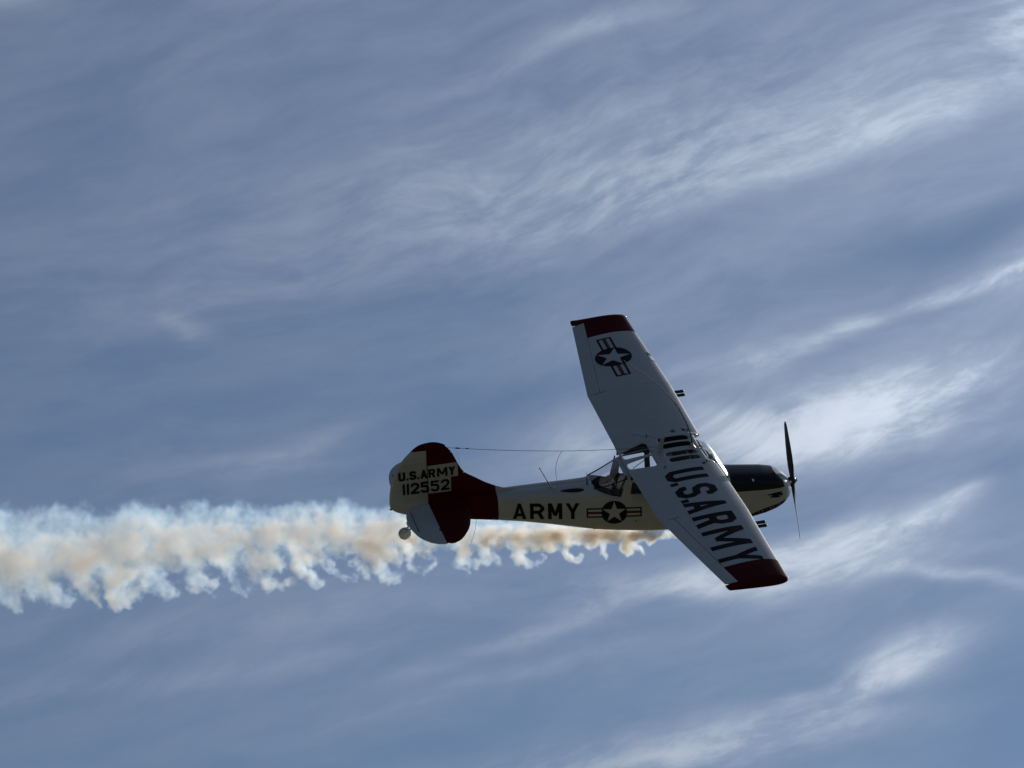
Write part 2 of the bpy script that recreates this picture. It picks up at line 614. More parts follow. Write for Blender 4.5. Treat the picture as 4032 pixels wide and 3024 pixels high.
# ------------------------------------------------------------------ the ground (far below the frame; it throws its light up at the airplane)
def build_ground():
    m = bpy.data.materials.new('dry_grass')
    m.use_nodes = True
    g = NT(m.node_tree)
    b = m.node_tree.nodes['Principled BSDF']
    tc = g.n('ShaderNodeTexCoord').outputs['Object']
    f = g.noise(tc, 0.02, 8, 0.65)
    f2 = g.noise(tc, 1.7, 6, 0.7)
    c = g.mix(g.mapr(f, 0.35, 0.65), (0.110, 0.103, 0.060), (0.160, 0.142, 0.088))
    c = g.mix(g.mapr(f2, 0.3, 0.7), c, (0.12, 0.11, 0.067))
    g.put(b.inputs['Base Color'], c)
    b.inputs['Roughness'].default_value = 0.95
    b.inputs['Specular IOR Level'].default_value = 0.1
    V, F = [(0, 0, 0)], []
    rr = [4, 15, 50, 150, 500, 1500, 5000, 20000]
    rnd = random.Random(5)
    N = 48
    for k, r in enumerate(rr):
        for j in range(N):
            a = 2 * math.pi * j / N
            V.append((r * math.cos(a), r * math.sin(a), (rnd.random() - .5) * min(0.004 * r, 6) if 1 < k else 0.0))
    for j in range(N):
        F.append([0, 1 + j, 1 + (j + 1) % N])
    for k in range(len(rr) - 1):
        for j in range(N):
            a, b_ = 1 + k * N + j, 1 + k * N + (j + 1) % N
            F.append([a, a + N, b_ + N, b_])
    me = bpy.data.meshes.new('ground')
    me.from_pydata(V, [], F)
    me.materials.append(m)
    o = bpy.data.objects.new('ground', me)
    COL.objects.link(o)
    o['kind'] = 'structure'
    o['label'] = 'flat dry grass airfield far below the airplane'


build_ground()

# ------------------------------------------------------------------ wing shape
def foil(u, up):
    """NACA 2412, the section of the wing"""
    u = min(1.0, max(0.0, u))
    yt = 0.6 * (.2969 * math.sqrt(u) - .126 * u - .3516 * u * u + .2843 * u ** 3 - .1036 * u ** 4)
    yc = .02 / .16 * (.8 * u - u * u) if u < .4 else .02 / .36 * (.2 + .8 * u - u * u)
    return yc + yt if up else yc - yt


Y_BREAK, Y_RED, Y_TIP = 2.56, 4.67, 5.27


def w_le(y):
    y = abs(y)
    return -0.02 - 0.045 * max(0.0, y - 2.5)


def w_te(y):
    y = abs(y)
    return -1.665 + 0.148 * max(0.0, y - Y_BREAK)


def w_hinge(y):
    return -1.418 + 0.1456 * (abs(y) - 2.53)


def w_zle(y):
    return .035 * abs(y) + .0025 * y * y


def w_up(x, y, off=0.0):
    c = w_le(y) - w_te(y)
    u = min(1, max(0, (w_le(y) - x) / c))
    return w_zle(y) + c * foil(u, True) + off


def w_lo(x, y):
    c = w_le(y) - w_te(y)
    u = min(1, max(0, (w_le(y) - x) / c))
    return w_zle(y) + c * foil(u, False)


UFINE = [0, .0003, .001, .0025, .005, .009, .015, .024, .036, .05, .075, .1, .15, .2, .27, .35, .43, .52, .61, .7, .78, .85, .92, 1]


def wing_ring(y, x0, x1, sgn):
    """closed section between x0 (front) and x1 (rear) at span station y"""
    c = w_le(y) - w_te(y)
    up, lo = [], []
    for u in UFINE:
        t = u ** 1.0
        x = x0 + (x1 - x0) * t
        up.append((x, sgn * y, w_up(x, y)))
        lo.append((x, sgn * y, w_lo(x, y)))
    return up + lo[::-1][:-1]


def build_wing(sgn):
    """sgn +1: left wing with the star; -1: right wing with the lettering"""
    wing = loft('wing', [wing_ring(y, w_le(y), w_te(y), sgn) for y in np.linspace(0.60, Y_BREAK - .004, 10)]
                + [], M_WHITE)
    # outboard panel in front of the aileron
    ys = np.linspace(Y_BREAK, Y_RED, 10)
    loft('outer_panel', [wing_ring(y, w_le(y), w_hinge(y) + .003, sgn) for y in ys], M_WHITE, wing)
    # red tip: panel ahead of the aileron, then a rounded cap with its tail behind the aileron end
    rings = [wing_ring(y, w_le(y), w_hinge(y) + .003, sgn) for y in (Y_RED + .0005, 4.85, 5.05, Y_TIP)]
    tip = loft('wing_tip', rings, M_RED, wing)
    rings = []
    for k in range(11):
        a = k / 10 * math.pi / 2
        y = Y_TIP + .004 + (5.485 - Y_TIP) * math.sin(a)
        shr = max(.02, math.cos(a))
        le = w_le(5.27) - 0.20 * (1 - math.cos(a)) ** 1.6
        te = w_te(5.27) + 0.06 * (1 - math.cos(a)) ** 1.6 - .004
        up, lo = [], []
        for u in UFINE:
            x = le + (te - le) * u
            zl = foil(u, False) * 1.16 * shr ** .25
            zu = zl + (foil(u, True) * 1.16 - foil(u, False) * 1.16) * shr
            up.append((x, sgn * y, w_zle(y) + zu))
            lo.append((x, sgn * y, w_zle(y) + zl))
        rings.append(up + lo[::-1][:-1])
    loft('tip_cap', rings, M_RED, wing)
    # aileron, hung on its hinge and deflected for the turn
    defl = math.radians(-5.0) if sgn > 0 else math.radians(5.0)
    rings = []
    for y in np.linspace(Y_BREAK + .012, Y_TIP - .006, 12):
        h, te = w_hinge(y) - .002, w_te(y)
        zc = (w_up(h, y) + w_lo(h, y)) / 2
        up, lo = [], []
        for u in (0, .01, .04, .1, .2, .35, .5, .65, .8, .9, 1):
            x = h + (te - h) * u
            k = min(1, math.sqrt(max(0, 1 - (1 - min(1, u / .1)) ** 2)))
            mid = (w_up(x, y) + w_lo(x, y)) / 2
            k = .55 + .45 * k
            zu, zl = mid + (w_up(x, y) - mid) * k, mid + (w_lo(x, y) - mid) * k
            for lst, z in ((up, zu), (lo, zl)):
                dx, dz = x - h, z - zc
                lst.append((h + dx * math.cos(defl) + dz * math.sin(defl) * 0, sgn * y, zc + dz * math.cos(defl) - dx * math.sin(defl)))
        rings.append(up + lo[::-1][:-1])
    loft('aileron', rings, M_WHITE, wing)
    # hinge brackets between wing and aileron, the short seam at the aileron's inner end
    for y in (2.62, 3.55, 4.35, 5.1):
        x = w_hinge(y)
        box('hinge_bracket', (x, sgn * y, (w_up(x, y) + w_lo(x, y)) / 2), (.05, .10, .02), M_WHITE, wing, .003)
    seam = [(w_hinge(Y_BREAK) + .09, Y_BREAK + .004), (w_hinge(Y_BREAK) + .09, Y_BREAK - .008), (w_te(Y_BREAK) * .5 + w_hinge(Y_BREAK) * .5, Y_BREAK - .008), (w_te(Y_BREAK) * .5 + w_hinge(Y_BREAK) * .5, Y_BREAK + .004)]
    sheet('seam', [seam], [], lambda x, y: (x, sgn * y, w_up(x, y) + .002), M_DARK, wing, .05, flip=sgn < 0)
    # square vent on the upper skin near the root
    v = [(-.335, .66), (-.275, .63), (-.275, .70), (-.335, .73)]
    sheet('vent', [v], [], lambda x, y: (x, sgn * y, w_up(x, y) + .003), M_DARK, wing, .05, flip=sgn < 0)
    # lifting eyes
    for (x, y) in ((-1.037, .635), (-.239, .635)):
        rr = []
        for k in range(9):
            a = math.pi * k / 8
            rr.append((x, sgn * (y + .022 * math.cos(a)), w_up(x, y) + .004 + .042 * math.sin(a)))
        tube('lifting_eye', rr, .008, M_STEEL, wing, 6)
    # navigation light
    lathe('navigation_light', [(-.02, .024), (.0, .023), (.014, .017), (.022, .007), (.0235, .001)], (w_le(5.3) - .012, sgn * 5.335, w_zle(5.3) + .004), (.87, sgn * .32, .2), M_POLISH, wing, 14)
    return wing


wing_l = build_wing(1)
wing_r = build_wing(-1)


# landing light in the left wing's leading edge: dark reflector box behind a clear lens
def le_strip(y0, y1, u0, sgn, off):
    ys = np.linspace(y0, y1, 8)
    us = [u0, u0 * .6, u0 * .35, u0 * .15, u0 * .05, 0]
    V, F = [], []
    for y in ys:
        c = w_le(y) - w_te(y)
        row = [(w_le(y) - u * c, w_up(w_le(y) - u * c, y) + off) for u in us] + [(w_le(y) - u * c, w_lo(w_le(y) - u * c, y) - off) for u in us[::-1][1:]]
        V += [(x + (off if i > 3 else 0), sgn * y, z) for i, (x, z) in enumerate(row)]
    n = len(V) // len(ys)
    for i in range(len(ys) - 1):
        for j in range(n - 1):
            F.append([i * n + j, i * n + j + 1, (i + 1) * n + j + 1, (i + 1) * n + j])
    return V, F


V, F = le_strip(3.47, 3.80, .062, 1, .003)
clean_normals(link('lamp_housing', V, F, M_DARK, wing_l))
V, F = le_strip(3.47, 3.66, .058, 1, .006)
clean_normals(link('landing_light', V, F, mat('lamp_glass', (.75, .78, .8), .15, coat=.5), wing_l))

# ------------------------------------------------------------------ wing centre section with its skylights
SKY_REAR = rounded([(-1.630, .16), (-1.625, .33), (-1.17, .47), (-1.11, .40), (-1.115, .03), (-1.30, .045), (-1.60, .075)], [.05, .06, .07, .09, .02, 0, .07])
SLOTS = [rounded([(-.885, c - .088), (-.885, c + .088), (-.300, c + .088), (-.300, c - .088)], .085, 7) for c in (.395, .165)]
CENT_MAP = lambda s: (lambda x, y: (x, s * y, w_up(x, y)))
hol = []
for s in (1, -1):
    for h in [SKY_REAR] + SLOTS:
        hol.append([(x, y * s) for x, y in h])
out_c = [(-1.668, -.598), (-1.668, .598), (-.060, .598), (-.070, .52), (-.175, .48), (-.18, 0), (-.175, -.48), (-.070, -.52), (-.060, -.598)]
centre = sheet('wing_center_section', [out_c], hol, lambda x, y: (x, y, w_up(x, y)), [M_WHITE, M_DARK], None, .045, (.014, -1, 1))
for s in (1, -1):
    sheet('skylight_pane', [[(x, y * s) for x, y in SKY_REAR]], [], lambda x, y: (x, y, w_up(x, y) - .007), M_GLASS, centre, .08)
    for h in SLOTS:
        sheet('skylight_slot', [[(x, y * s) for x, y in h]], [], lambda x, y: (x, y, w_up(x, y) - .007), M_TINT if s > 0 else M_SLOT, centre, .08)
# sunshade under the right-hand slots: dark boards with beige cloth showing between
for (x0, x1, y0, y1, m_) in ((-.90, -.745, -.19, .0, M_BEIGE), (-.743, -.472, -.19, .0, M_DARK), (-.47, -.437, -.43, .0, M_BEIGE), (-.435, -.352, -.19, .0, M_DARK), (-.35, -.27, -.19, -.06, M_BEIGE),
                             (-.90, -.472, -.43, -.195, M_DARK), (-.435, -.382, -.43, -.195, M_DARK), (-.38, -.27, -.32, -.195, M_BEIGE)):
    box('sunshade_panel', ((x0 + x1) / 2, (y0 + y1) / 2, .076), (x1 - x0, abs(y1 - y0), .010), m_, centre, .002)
box('slot_backing', (-.60, 0, -.01), (.74, 1.0, .012), M_DARK, centre, .002)  # dark backing added to block light so the slots stay black
# cabin side rails that close the gap between the roof and the wing
for s in (1, -1):
    rail = [(-1.66, -.10), (-.22, -.10), (-.22, .085)] + [(x, w_up(x, .5) - .018) for x in np.linspace(-.25, -1.66, 14)]
    sheet('side_rail', [rail], [], lambda x, z: (x, s * .505, z), M_DARK, centre, .1, (.012, 0))
box('slot_backing', (-.60, .27, .02), (.62, .50, .012), M_DARK, centre, .002)  # second added dark board, darkens the left slots
# round filler cap on the left wing
fc = [(-.52 + .045 * math.cos(a), .655 + .045 * math.sin(a)) for a in np.linspace(0, 2 * math.pi, 20, endpoint=False)]
sheet('filler_cap', [fc], [], lambda x, y: (x, y, w_up(x, y) + .004), mat('filler_red', (.06, .02, .012), .5), wing_l, .1)

# ------------------------------------------------------------------ fuselage
ST = [  # x, z top, z bottom, z centre, half width, n top, n bottom
    (1.575, -.930, -1.060, -.995, .055, 2.2, 2.2),
    (1.560, -.880, -1.110, -.995, .130, 2.2, 2.2),
    (1.520, -.815, -1.165, -.990, .215, 2.4, 2.4),
    (1.450, -.735, -1.225, -.970, .290, 2.5, 2.5),
    (1.370, -.670, -1.280, -.955, .345, 2.7, 2.6),
    (1.250, -.610, -1.340, -.945, .385, 2.9, 2.7),
    (1.030, -.560, -1.400, -.940, .405, 3.0, 2.9),
    (0.780, -.520, -1.440, -.935, .412, 3.0, 3.0),
    (0.330, -.455, -1.465, -.930, .418, 3.2, 3.3),
    (0.310, -.440, -1.465, -.930, .420, 3.2, 3.3),
    (0.250, -.330, -1.466, -.920, .422, 3.4, 3.4),
    (0.150, -.150, -1.466, -.900, .424, 3.8, 3.4),
    (0.060, -.005, -1.468, -.870, .426, 4.6, 3.5),
    (0.000, .048, -1.468, -.860, .428, 5.2, 3.5),
    (-.140, .088, -1.470, -.820, .430, 6.0, 3.5),
    (-.400, .075, -1.470, -.800, .432, 6.0, 3.5),
    (-.800, .065, -1.455, -.800, .432, 6.0, 3.5),
    (-1.20, .035, -1.410, -.790, .430, 6.0, 3.5),
    (-1.55, -.005, -1.350, -.770, .424, 6.0, 3.5),
    (-1.68, -.020, -1.325, -.760, .420, 5.5, 3.5),
    (-1.90, -.110, -1.290, -.740, .412, 4.4, 3.4),
    (-2.10, -.195, -1.250, -.720, .402, 3.6, 3.4),
    (-2.34, -.285, -1.200, -.690, .387, 3.2, 3.3),
    (-2.70, -.268, -1.100, -.650, .362, 3.0, 3.3),
    (-3.20, -.240, -.965, -.585, .316, 3.0, 3.2),
    (-3.70, -.215, -.845, -.515, .264, 3.0, 3.2),
    (-4.10, -.200, -.768, -.470, .220, 3.0, 3.1),
    (-4.60, -.185, -.685, -.430, .165, 2.8, 3.0),
    (-5.10, -.175, -.600, -.390, .105, 2.6, 2.8),
    (-5.37, -.170, -.550, -.365, .060, 2.4, 2.6),
]
SX = np.array([s[0] for s in ST][::-1])
SV = np.array([s[1:] for s in ST][::-1])


def station(x):
    return [float(np.interp(x, SX, SV[:, i])) for i in range(6)]


def lean(x, z):
    k = float(np.interp(x, [-2.6, -1.9, -1.5, -.2, .25, .6], [0, .15, .34, .34, .12, 0]))
    return 1 + k * max(0.0, z + .52)


def fus(x, phi, s=-1, off=0.0):
    """point on the fuselage: phi -pi/2 keel .. +pi/2 top; s -1 right, +1 left"""
    zt, zb, zc, w, nt_, nb = station(x)
    sn, cs = math.sin(phi), max(0.0, math.cos(phi))
    n, h = (nt_, zt - zc) if sn >= 0 else (nb, zc - zb)
    z = zc + h * math.copysign(abs(sn) ** (2 / n), sn)
    y = w * cs ** (2 / n) * lean(x, z)
    if off:
        # outward in the section plane
        a, b = fus(x, min(math.pi / 2, phi + .02), 1), fus(x, max(-math.pi / 2, phi - .02), 1)
        t = Vector((0, a[1] - b[1], a[2] - b[2])).normalized()
        y, z = y + t.z * off, z - t.y * off
    return (x, s * y, z)


def phi_of(x, z):
    zt, zb, zc, w, nt_, nb = station(x)
    if z >= zc:
        return math.asin(min(1, max(0, (z - zc) / (zt - zc))) ** (nt_ / 2))
    return -math.asin(min(1, max(0, (zc - z) / (zc - zb))) ** (nb / 2))


K = 0.45


def pz(x, z):
    return (x, phi_of(x, z) * K)


def pp(poly, step=.05):
    return [pz(x, z) for x, z in densify(poly, step)]


def fmap(s, off=0.0):
    return lambda x, q: fus(x, max(-math.pi / 2, min(math.pi / 2, q / K)), s, off)


HB, HT = -math.pi / 2 * K, math.pi / 2 * K
# windows: outline in x, z on the side of the cabin
WIN_REAR = rounded([(-2.300, -.300), (-2.12, -.385), (-1.94, -.455), (-1.825, -.485), (-1.735, -.125), (-1.80, -.140)], [.01, .05, .05, .015, .02, .02])
WIN_MID = rounded([(-1.655, -.450), (-1.135, -.490), (-1.135, -.085), (-1.60, -.095)], [.06, .03, .05, .04])
WIN_FRONT = rounded([(-1.03, -.495), (-.27, -.54), (-.19, -.40), (-.30, -.08), (-1.03, -.085)], [.03, .05, .03, .04, .03])
X_RED = -4.12

fuselage = None
for s in (-1, 1):
    holes = [pp(WIN_REAR), pp(WIN_MID), pp(WIN_FRONT)]
    top = [(.32, HT)] + [(.295, HT)] + [(.27, HT * .55), (.18, HT * .34), (.0, HT * .25), (-.12, HT * .42), (-.12, HT)] + \
          [(-1.745, HT), (-1.745, HT * .52), (-2.05, HT * .56), (-2.285, HT * .66), (-2.31, HT)] + [(X_RED, HT)]
    outl = [(X_RED, HB), (.32, HB)] + top
    # the roof over the cabin is open below the wing centre section
    roof = [(-1.63, HT + .1), (-1.63, HT * .80), (-.16, HT * .80), (-.16, HT + .1)]
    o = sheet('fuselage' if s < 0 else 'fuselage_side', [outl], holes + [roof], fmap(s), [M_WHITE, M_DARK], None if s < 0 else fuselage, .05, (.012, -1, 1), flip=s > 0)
    if s < 0:
        fuselage = o
    for h, nm in ((WIN_REAR, 'quarter_window'), (WIN_MID, 'side_window'), (WIN_FRONT, 'side_window')):
        sheet(nm, [pp(h)], [], fmap(s, -.006), M_GLASS, fuselage, .09)
    rtp = [(-1.745, HT * .52), (-1.745, HT), (-2.31, HT), (-2.285, HT * .66), (-2.05, HT * .56)]
    sheet('rear_window', [rtp], [], fmap(s, -.006), M_GLASS, fuselage, .06)
    shp = [(-.12, HT), (-.12, HT * .42), (.0, HT * .25), (.18, HT * .34), (.27, HT * .55), (.295, HT)]
    sheet('windshield', [shp], [], fmap(s, -.004), M_SHIELD, fuselage, .05)
    # greenhouse longeron along the edge of the rear window
    tube('window_frame', [fus(x, q / K, s, .004) for x, q in ((-1.70, HT * .50), (-1.85, HT * .52), (-2.05, HT * .56), (-2.18, HT * .61), (-2.30, HT * .67))], .012, M_BLACK, fuselage, 6)
    # tail cone
    tc_ = sheet('tail_cone', [[(-5.37, HB), (X_RED, HB), (X_RED, HT), (-5.37, HT)]], [], fmap(s), [M_RED, M_DARK], fuselage, .06, (.008, -1, 1), flip=s > 0)
    # cowling: gloss black above, white below and round the nose
    def cow_z(x):
        return -.735 - .085 * (x - .35)
    q0, q1 = pz(.322, cow_z(.322))[1], pz(1.36, cow_z(1.36))[1]
    ln = [pz(x, cow_z(x)) for x in np.linspace(.322, 1.375, 16)]
    fr = [(1.375, ln[-1][1]), (1.345, ln[-1][1] + (HT - ln[-1][1]) * .45), (1.262, HT - .14), (1.235, HT)]
    sheet('engine_cowling', [ln + fr[1:] + [(.322, HT)]], [], fmap(s), M_GLOSSBLACK, fuselage, .045, None, flip=s > 0)
    sheet('lower_cowling', [[(.322, HB), (1.575, HB), (1.575, HT)] + fr[::-1] + ln[::-1][1:]], [], fmap(s), M_WHITE, fuselage, .04, None, flip=s > 0)

# nose cap and the two cooling inlets
lathe('nose_plate', [(0, .0575), (.012, .05), (.014, .001)], (1.573, 0, -.995), (1, 0, 0), M_METAL, fuselage, 20)
for s in (-1, 1):
    lathe('air_inlet', [(-.02, .085), (.008, .088), (.012, .07), (-.05, .065), (-.06, .002)], (1.50, s * .17, -.93), (1, s * .45, .1), M_INLET, fuselage, 20)
# bulkheads, floor, instrument panel, seats, tubes of the cabin
def bulkhead(name, x, m, zmax=9):
    ring = [fus(x, a, -1, -.015) for a in np.linspace(-math.pi / 2, math.pi / 2, 20)] + [fus(x, a, 1, -.015) for a in np.linspace(math.pi / 2, -math.pi / 2, 20)][1:-1]
    ring = [(p[0], p[1], min(p[2], zmax)) for p in ring]
    return link(name, ring, [list(range(len(ring)))], m, fuselage, False, None, (.01, 0))


bulkhead('rear_bulkhead', -2.33, M_DARK)
bulkhead('firewall', .305, M_DARK)
box('cabin_floor', (-.75, 0, -1.16), (1.90, .62, .02), M_DARK, fuselage, .004)
box('instrument_panel', (.02, 0, -.60), (.05, .76, .38), M_DARK, fuselage, .02)
box('glare_shield', (.08, 0, -.415), (.24, .62, .02), M_DARK, fuselage, .006)
for sx in (-.75, -1.60):
    box('seat_cushion', (sx, 0, -.88), (.46, .46, .12), M_SEAT, fuselage, .03)
    box('seat_back', (sx - .26, 0, -.60), (.10, .46, .56), M_SEAT, fuselage, .04, Matrix.Rotation(math.radians(-10), 3, 'Y'))
box('baggage_shelf', (-2.02, 0, -.58), (.52, .60, .05), M_SEAT, fuselage, .02)
for s in (-1, 1):
    tube('cabin_tube', [(-1.72, s * .40, -.05), (-1.88, s * .36, -.62)], .013, M_DARK, fuselage, 6)
    tube('cabin_tube', [(-1.08, s * .46, .02), (-1.10, s * .42, -.5)], .016, M_DARK, fuselage, 6)
tube('cabin_tube', [(-1.08, .44, .02), (-1.08, -.44, .02)], .014, M_DARK, fuselage, 6)
tube('cabin_tube', [(-1.36, .47, -.42), (-1.12, .45, -.25)], .007, M_DARK, fuselage, 6)
tube('cabin_tube', [(-.17, .40, .02), (.22, .30, -.42)], .012, M_DARK, fuselage, 6)
tube('cabin_tube', [(-.17, -.40, .02), (.22, -.30, -.42)], .012, M_DARK, fuselage, 6)
tube('cabin_tube', [(-.14, 0, .06), (.27, 0, -.42)], .010, M_DARK, fuselage, 6)
box('compass', (.015, -.02, -.12), (.09, .08, .08), M_BLACK, fuselage, .02)
box('grab_handle', (-.09, .33, -.02), (.09, .07, .07), M_BLACK, fuselage, .02)
tube('cable', [(-.16, .02, .075), (-.10, -.03, .05), (-.05, -.05, .0), (-.01, -.03, -.06)], .010, M_BLACK, fuselage, 6)
# antenna fairing oval on the rear deck
ov = []
for k in range(24):
    a = 2 * math.pi * k / 24
    ov.append((-2.71 + .225 * math.cos(a), HT * .685 + .072 * math.sin(a) * (1.0 + .25 * math.cos(a))))
P, F = cdt([ov], [], .03)
dd = np.clip(edge_dist(P, [ov]) / .06, 0, 1)
V = [fus(p[0], p[1] / K, -1, .002 + .022 * math.sqrt(1 - (1 - d_) ** 2)) for p, d_ in zip(P, dd)]
link('oval_fairing', V, [f[::-1] for f in F], M_GLOSSBLACK, fuselage)
# blade antenna, stub antenna, small belly drains
tube('rod_antenna', [(-3.06, -.10, -.262), (-3.10, -.10, -.20), (-3.275, -.06, .165), (-3.283, -.06, .182)], [.013, .010, .008, .012], M_STEEL, fuselage, 6)
lathe('antenna_base', [(0, .06), (.01, .055), (.03, .02), (.05, .012)], (-3.06, -.10, -.262), (0, -.35, 1), M_WHITE, fuselage, 14)
tube('stub_antenna', [(-2.392, -.10, -.30), (-2.392, -.10, -.22), (-2.394, -.10, -.15)], [.016, .010, .008], M_BLACK, fuselage, 6)
tube('stub_antenna', [(-2.394, -.10, -.15), (-2.398, -.10, -.02)], .0025, M_WIRE, fuselage, 5)
lathe('drain', [(0, .012), (.03, .010), (.035, .001)], fus(-2.33, -.8, -1), (0, -.3, -1), M_STEEL, fuselage, 8)
lathe('drain', [(0, .012), (.02, .010), (.025, .001)], fus(-1.55, -.25, -1), (0, -1, 0), M_STEEL, fuselage, 8)


# ------------------------------------------------------------------ lettering
def stroke(pts, t):
    """mitred band of width t along a polyline"""
    P = [Vector(p) for p in pts]
    L, Rr = [], []
    for i, p in enumerate(P):
        if i == 0:
            d = (P[1] - P[0]).normalized()
            n = Vector((-d.y, d.x))
            k = 1
        elif i == len(P) - 1:
            d = (P[-1] - P[-2]).normalized()
            n = Vector((-d.y, d.x))
            k = 1
        else:
            d0, d1 = (P[i] - P[i - 1]).normalized(), (P[i + 1] - P[i]).normalized()
            n0, n1 = Vector((-d0.y, d0.x)), Vector((-d1.y, d1.x))
            n = (n0 + n1).normalized()
            k = 1 / max(.5, n.dot(n0))
        L.append(p + n * t / 2 * k)
        Rr.append(p - n * t / 2 * k)
    return [(q.x, q.y) for q in L + Rr[::-1]]


def glyph(ch, W, H, t, soft=False):
    i = t / 2
    c = min(W, H) * .34 if not soft else min(W, H) * .30
    m_ = .5 * H
    if ch == 'U':
        return [stroke([(i, H), (i, c), (c, i), (W - c, i), (W - i, c), (W - i, H)], t)]
    if ch == 'S':
        return [stroke([(W - i, H * .70), (W - i, H - c), (W - c, H - i), (c, H - i), (i, H - c), (i, m_ + c * .72), (c * .9, m_ + i * .2), (W - c * .9, m_ - i * .2), (W - i, m_ - c * .72), (W - i, c), (W - c, i), (c, i), (i, c), (i, H * .30)], t)]
    if ch == '.':
        return [[(0, 0), (W, 0), (W, t), (0, t)]]
    if ch == 'A':
        a = t * 1.02
        return [[(0, 0), (a, 0), (W / 2 + t * .38, H), (W / 2 - t * .42, H)], [(W, 0), (W / 2 + t * .42, H), (W / 2 - t * .38, H), (W - a, 0)],
                [(W * .16, H * .20), (W * .84, H * .20), (W * .80, H * .20 + t * .9), (W * .2, H * .20 + t * .9)]]
    if ch == 'R':
        return [[(0, 0), (t, 0), (t, H), (0, H)], stroke([(t * .5, H - i), (W - c, H - i), (W - i, H - c), (W - i, m_ + c * .55), (W - c, m_ - .04 * H), (t * .5, m_ - .04 * H)], t),
                [(W * .42, m_), (W - t * 1.08, 0), (W, 0), (W * .42 + t * 1.2, m_)]]
    if ch == 'M':
        return [[(0, 0), (t, 0), (t, H), (0, H)], [(W - t, 0), (W, 0), (W, H), (W - t, H)],
                [(0.001, H), (t * 1.15, H), (W / 2 + t * .45, H * .22), (W / 2 - t * .45, H * .22)], [(W - .001, H), (W / 2 + t * .45, H * .22), (W / 2 - t * .45, H * .22), (W - t * 1.15, H)]]
    if ch == 'Y':
        return [[(W / 2 - i, 0), (W / 2 + i, 0), (W / 2 + i, m_), (W / 2 - i, m_)],
                [(0, H), (t * 1.08, H), (W / 2 + i, m_ - t * .3), (W / 2 - i, m_ - t * .3)], [(W, H), (W / 2 + i, m_ - t * .3), (W / 2 - i, m_ - t * .3), (W - t * 1.08, H)]]
    if ch == '1':
        return [[(0, 0), (W, 0), (W, H), (0, H)]]
    if ch == '2':
        return [stroke([(i, H * .68), (i, H - c), (c, H - i), (W - c, H - i), (W - i, H - c), (W - i, H * .62), (W * .72, H * .47), (i * 1.3, t * .75)], t), [(0, 0), (W, 0), (W, t), (0, t)], [(0, 0), (t, 0), (t * 1.2, t * 1.6), (0, t * 1.1)]]
    if ch == '5':
        return [stroke([(W - .02 * W, H - i), (i, H - i), (i, H * .60), (W - c, H * .60), (W - i, H * .60 - c * .8), (W - i, c), (W - c, i), (c, i), (i, c), (i, H * .28)], t)]
    return []


def letters(text, spans, H, t, mapping, m, parent, name='lettering', step=.05, flip=False, soft=False):
    """spans: (u0, u1) of every character; mapping(u, v) -> 3D; one mesh per character"""
    for ch, (u0, u1) in zip(text, spans):
        gl = glyph(ch, u1 - u0, H, t, soft)
        P, F = cdt([[(a + u0, b) for a, b in g_] for g_ in gl], [], step, False)
        if flip:
            F = [f[::-1] for f in F]
        link(name, [mapping(a, b) for a, b in P], F, m, parent, False)


# right wing: reads from the root to the tip, tops towards the leading edge
letters('U.S.ARMY', [(.835, 1.270), (1.300, 1.410), (1.510, 1.965), (2.005, 2.115), (2.135, 2.575), (2.715, 3.160), (3.315, 4.035), (4.180, 4.690)], .755, .138,
        lambda u, v: (-1.133 + v, -u, w_up(-1.133 + v, u) + .004), M_BLACK, wing_r, step=.045)


def star_pts(cx, cy, r, rot):
    out = []
    for k in range(10):
        a = rot + k * math.pi / 5
        rr = r if k % 2 == 0 else r * .382
        out.append((cx + rr * math.cos(a), cy + rr * math.sin(a)))
    return out


def roundel(parent, mapping, r, rot, step, flip=False):
    """disc, star and barred sides, drawn in u (along the bars), v (star top)"""
    circ = [(r * math.cos(a), r * math.sin(a)) for a in np.linspace(0, 2 * math.pi, 48, endpoint=False)]
    star = star_pts(0, 0, r * .96, math.pi / 2)
    hb, b, L = r * .41, r * .115, r * 2.12
    bars = [(-L, -hb), (L, -hb), (L, hb), (-L, hb)]
    holes = [star]
    for s in (-1, 1):
        e0, e1 = r * 0.97, L - b
        st = (2 * hb - 2 * b) / 3
        for k in (0, 2):
            v0 = -hb + b + st * k
            a0 = math.sqrt(max(0, (r * 1.0) ** 2 - max(abs(v0), abs(v0 + st)) ** 2))
            holes.append([(s * a0, v0), (s * e1, v0), (s * e1, v0 + st), (s * a0, v0 + st)])
    holes2 = holes + []
    reds = []
    for s in (-1, 1):
        st = (2 * hb - 2 * b) / 3
        v0 = -hb + b + st
        q = [(s * r, v0), (s * (L - b), v0), (s * (L - b), v0 + st), (s * r, v0 + st)]
        reds.append(q)
    P, F = cdt([circ, bars], holes2 + reds, step, True)
    if flip:
        F = [f[::-1] for f in F]
    ins = link('insignia', [mapping(a, b_) for a, b_ in P], F, M_NAVY, parent, False)
    for q in reds:
        P, F = cdt([q], [], step, False)
        link('insignia_stripe', [mapping(a, b_) for a, b_ in P], F if not flip else [f[::-1] for f in F], M_STRIPE, parent, False)


roundel(wing_l, lambda u, v: (-.834 + v, 3.735 - u, w_up(-.834 + v, 3.735 - u) + .004), .36, 0, .05)
# marks on the fuselage side
TILT = -.105


def side_map(x0, z0, s=-1, off=.004):
    def f_(u, v):
        x = x0 + u
        z = z0 + TILT * u + v
        ph = phi_of(x, z)
        return fus(x, ph, s, off)
    return f_


letters('ARMY', [(0, .255), (.322, .590), (.655, .920), (.985, 1.245)], .335, .066, side_map(-3.860, -.712), M_BLACK, fuselage, step=.04)
roundel(fuselage, side_map(-1.962, -.787), .247, 0, .04)
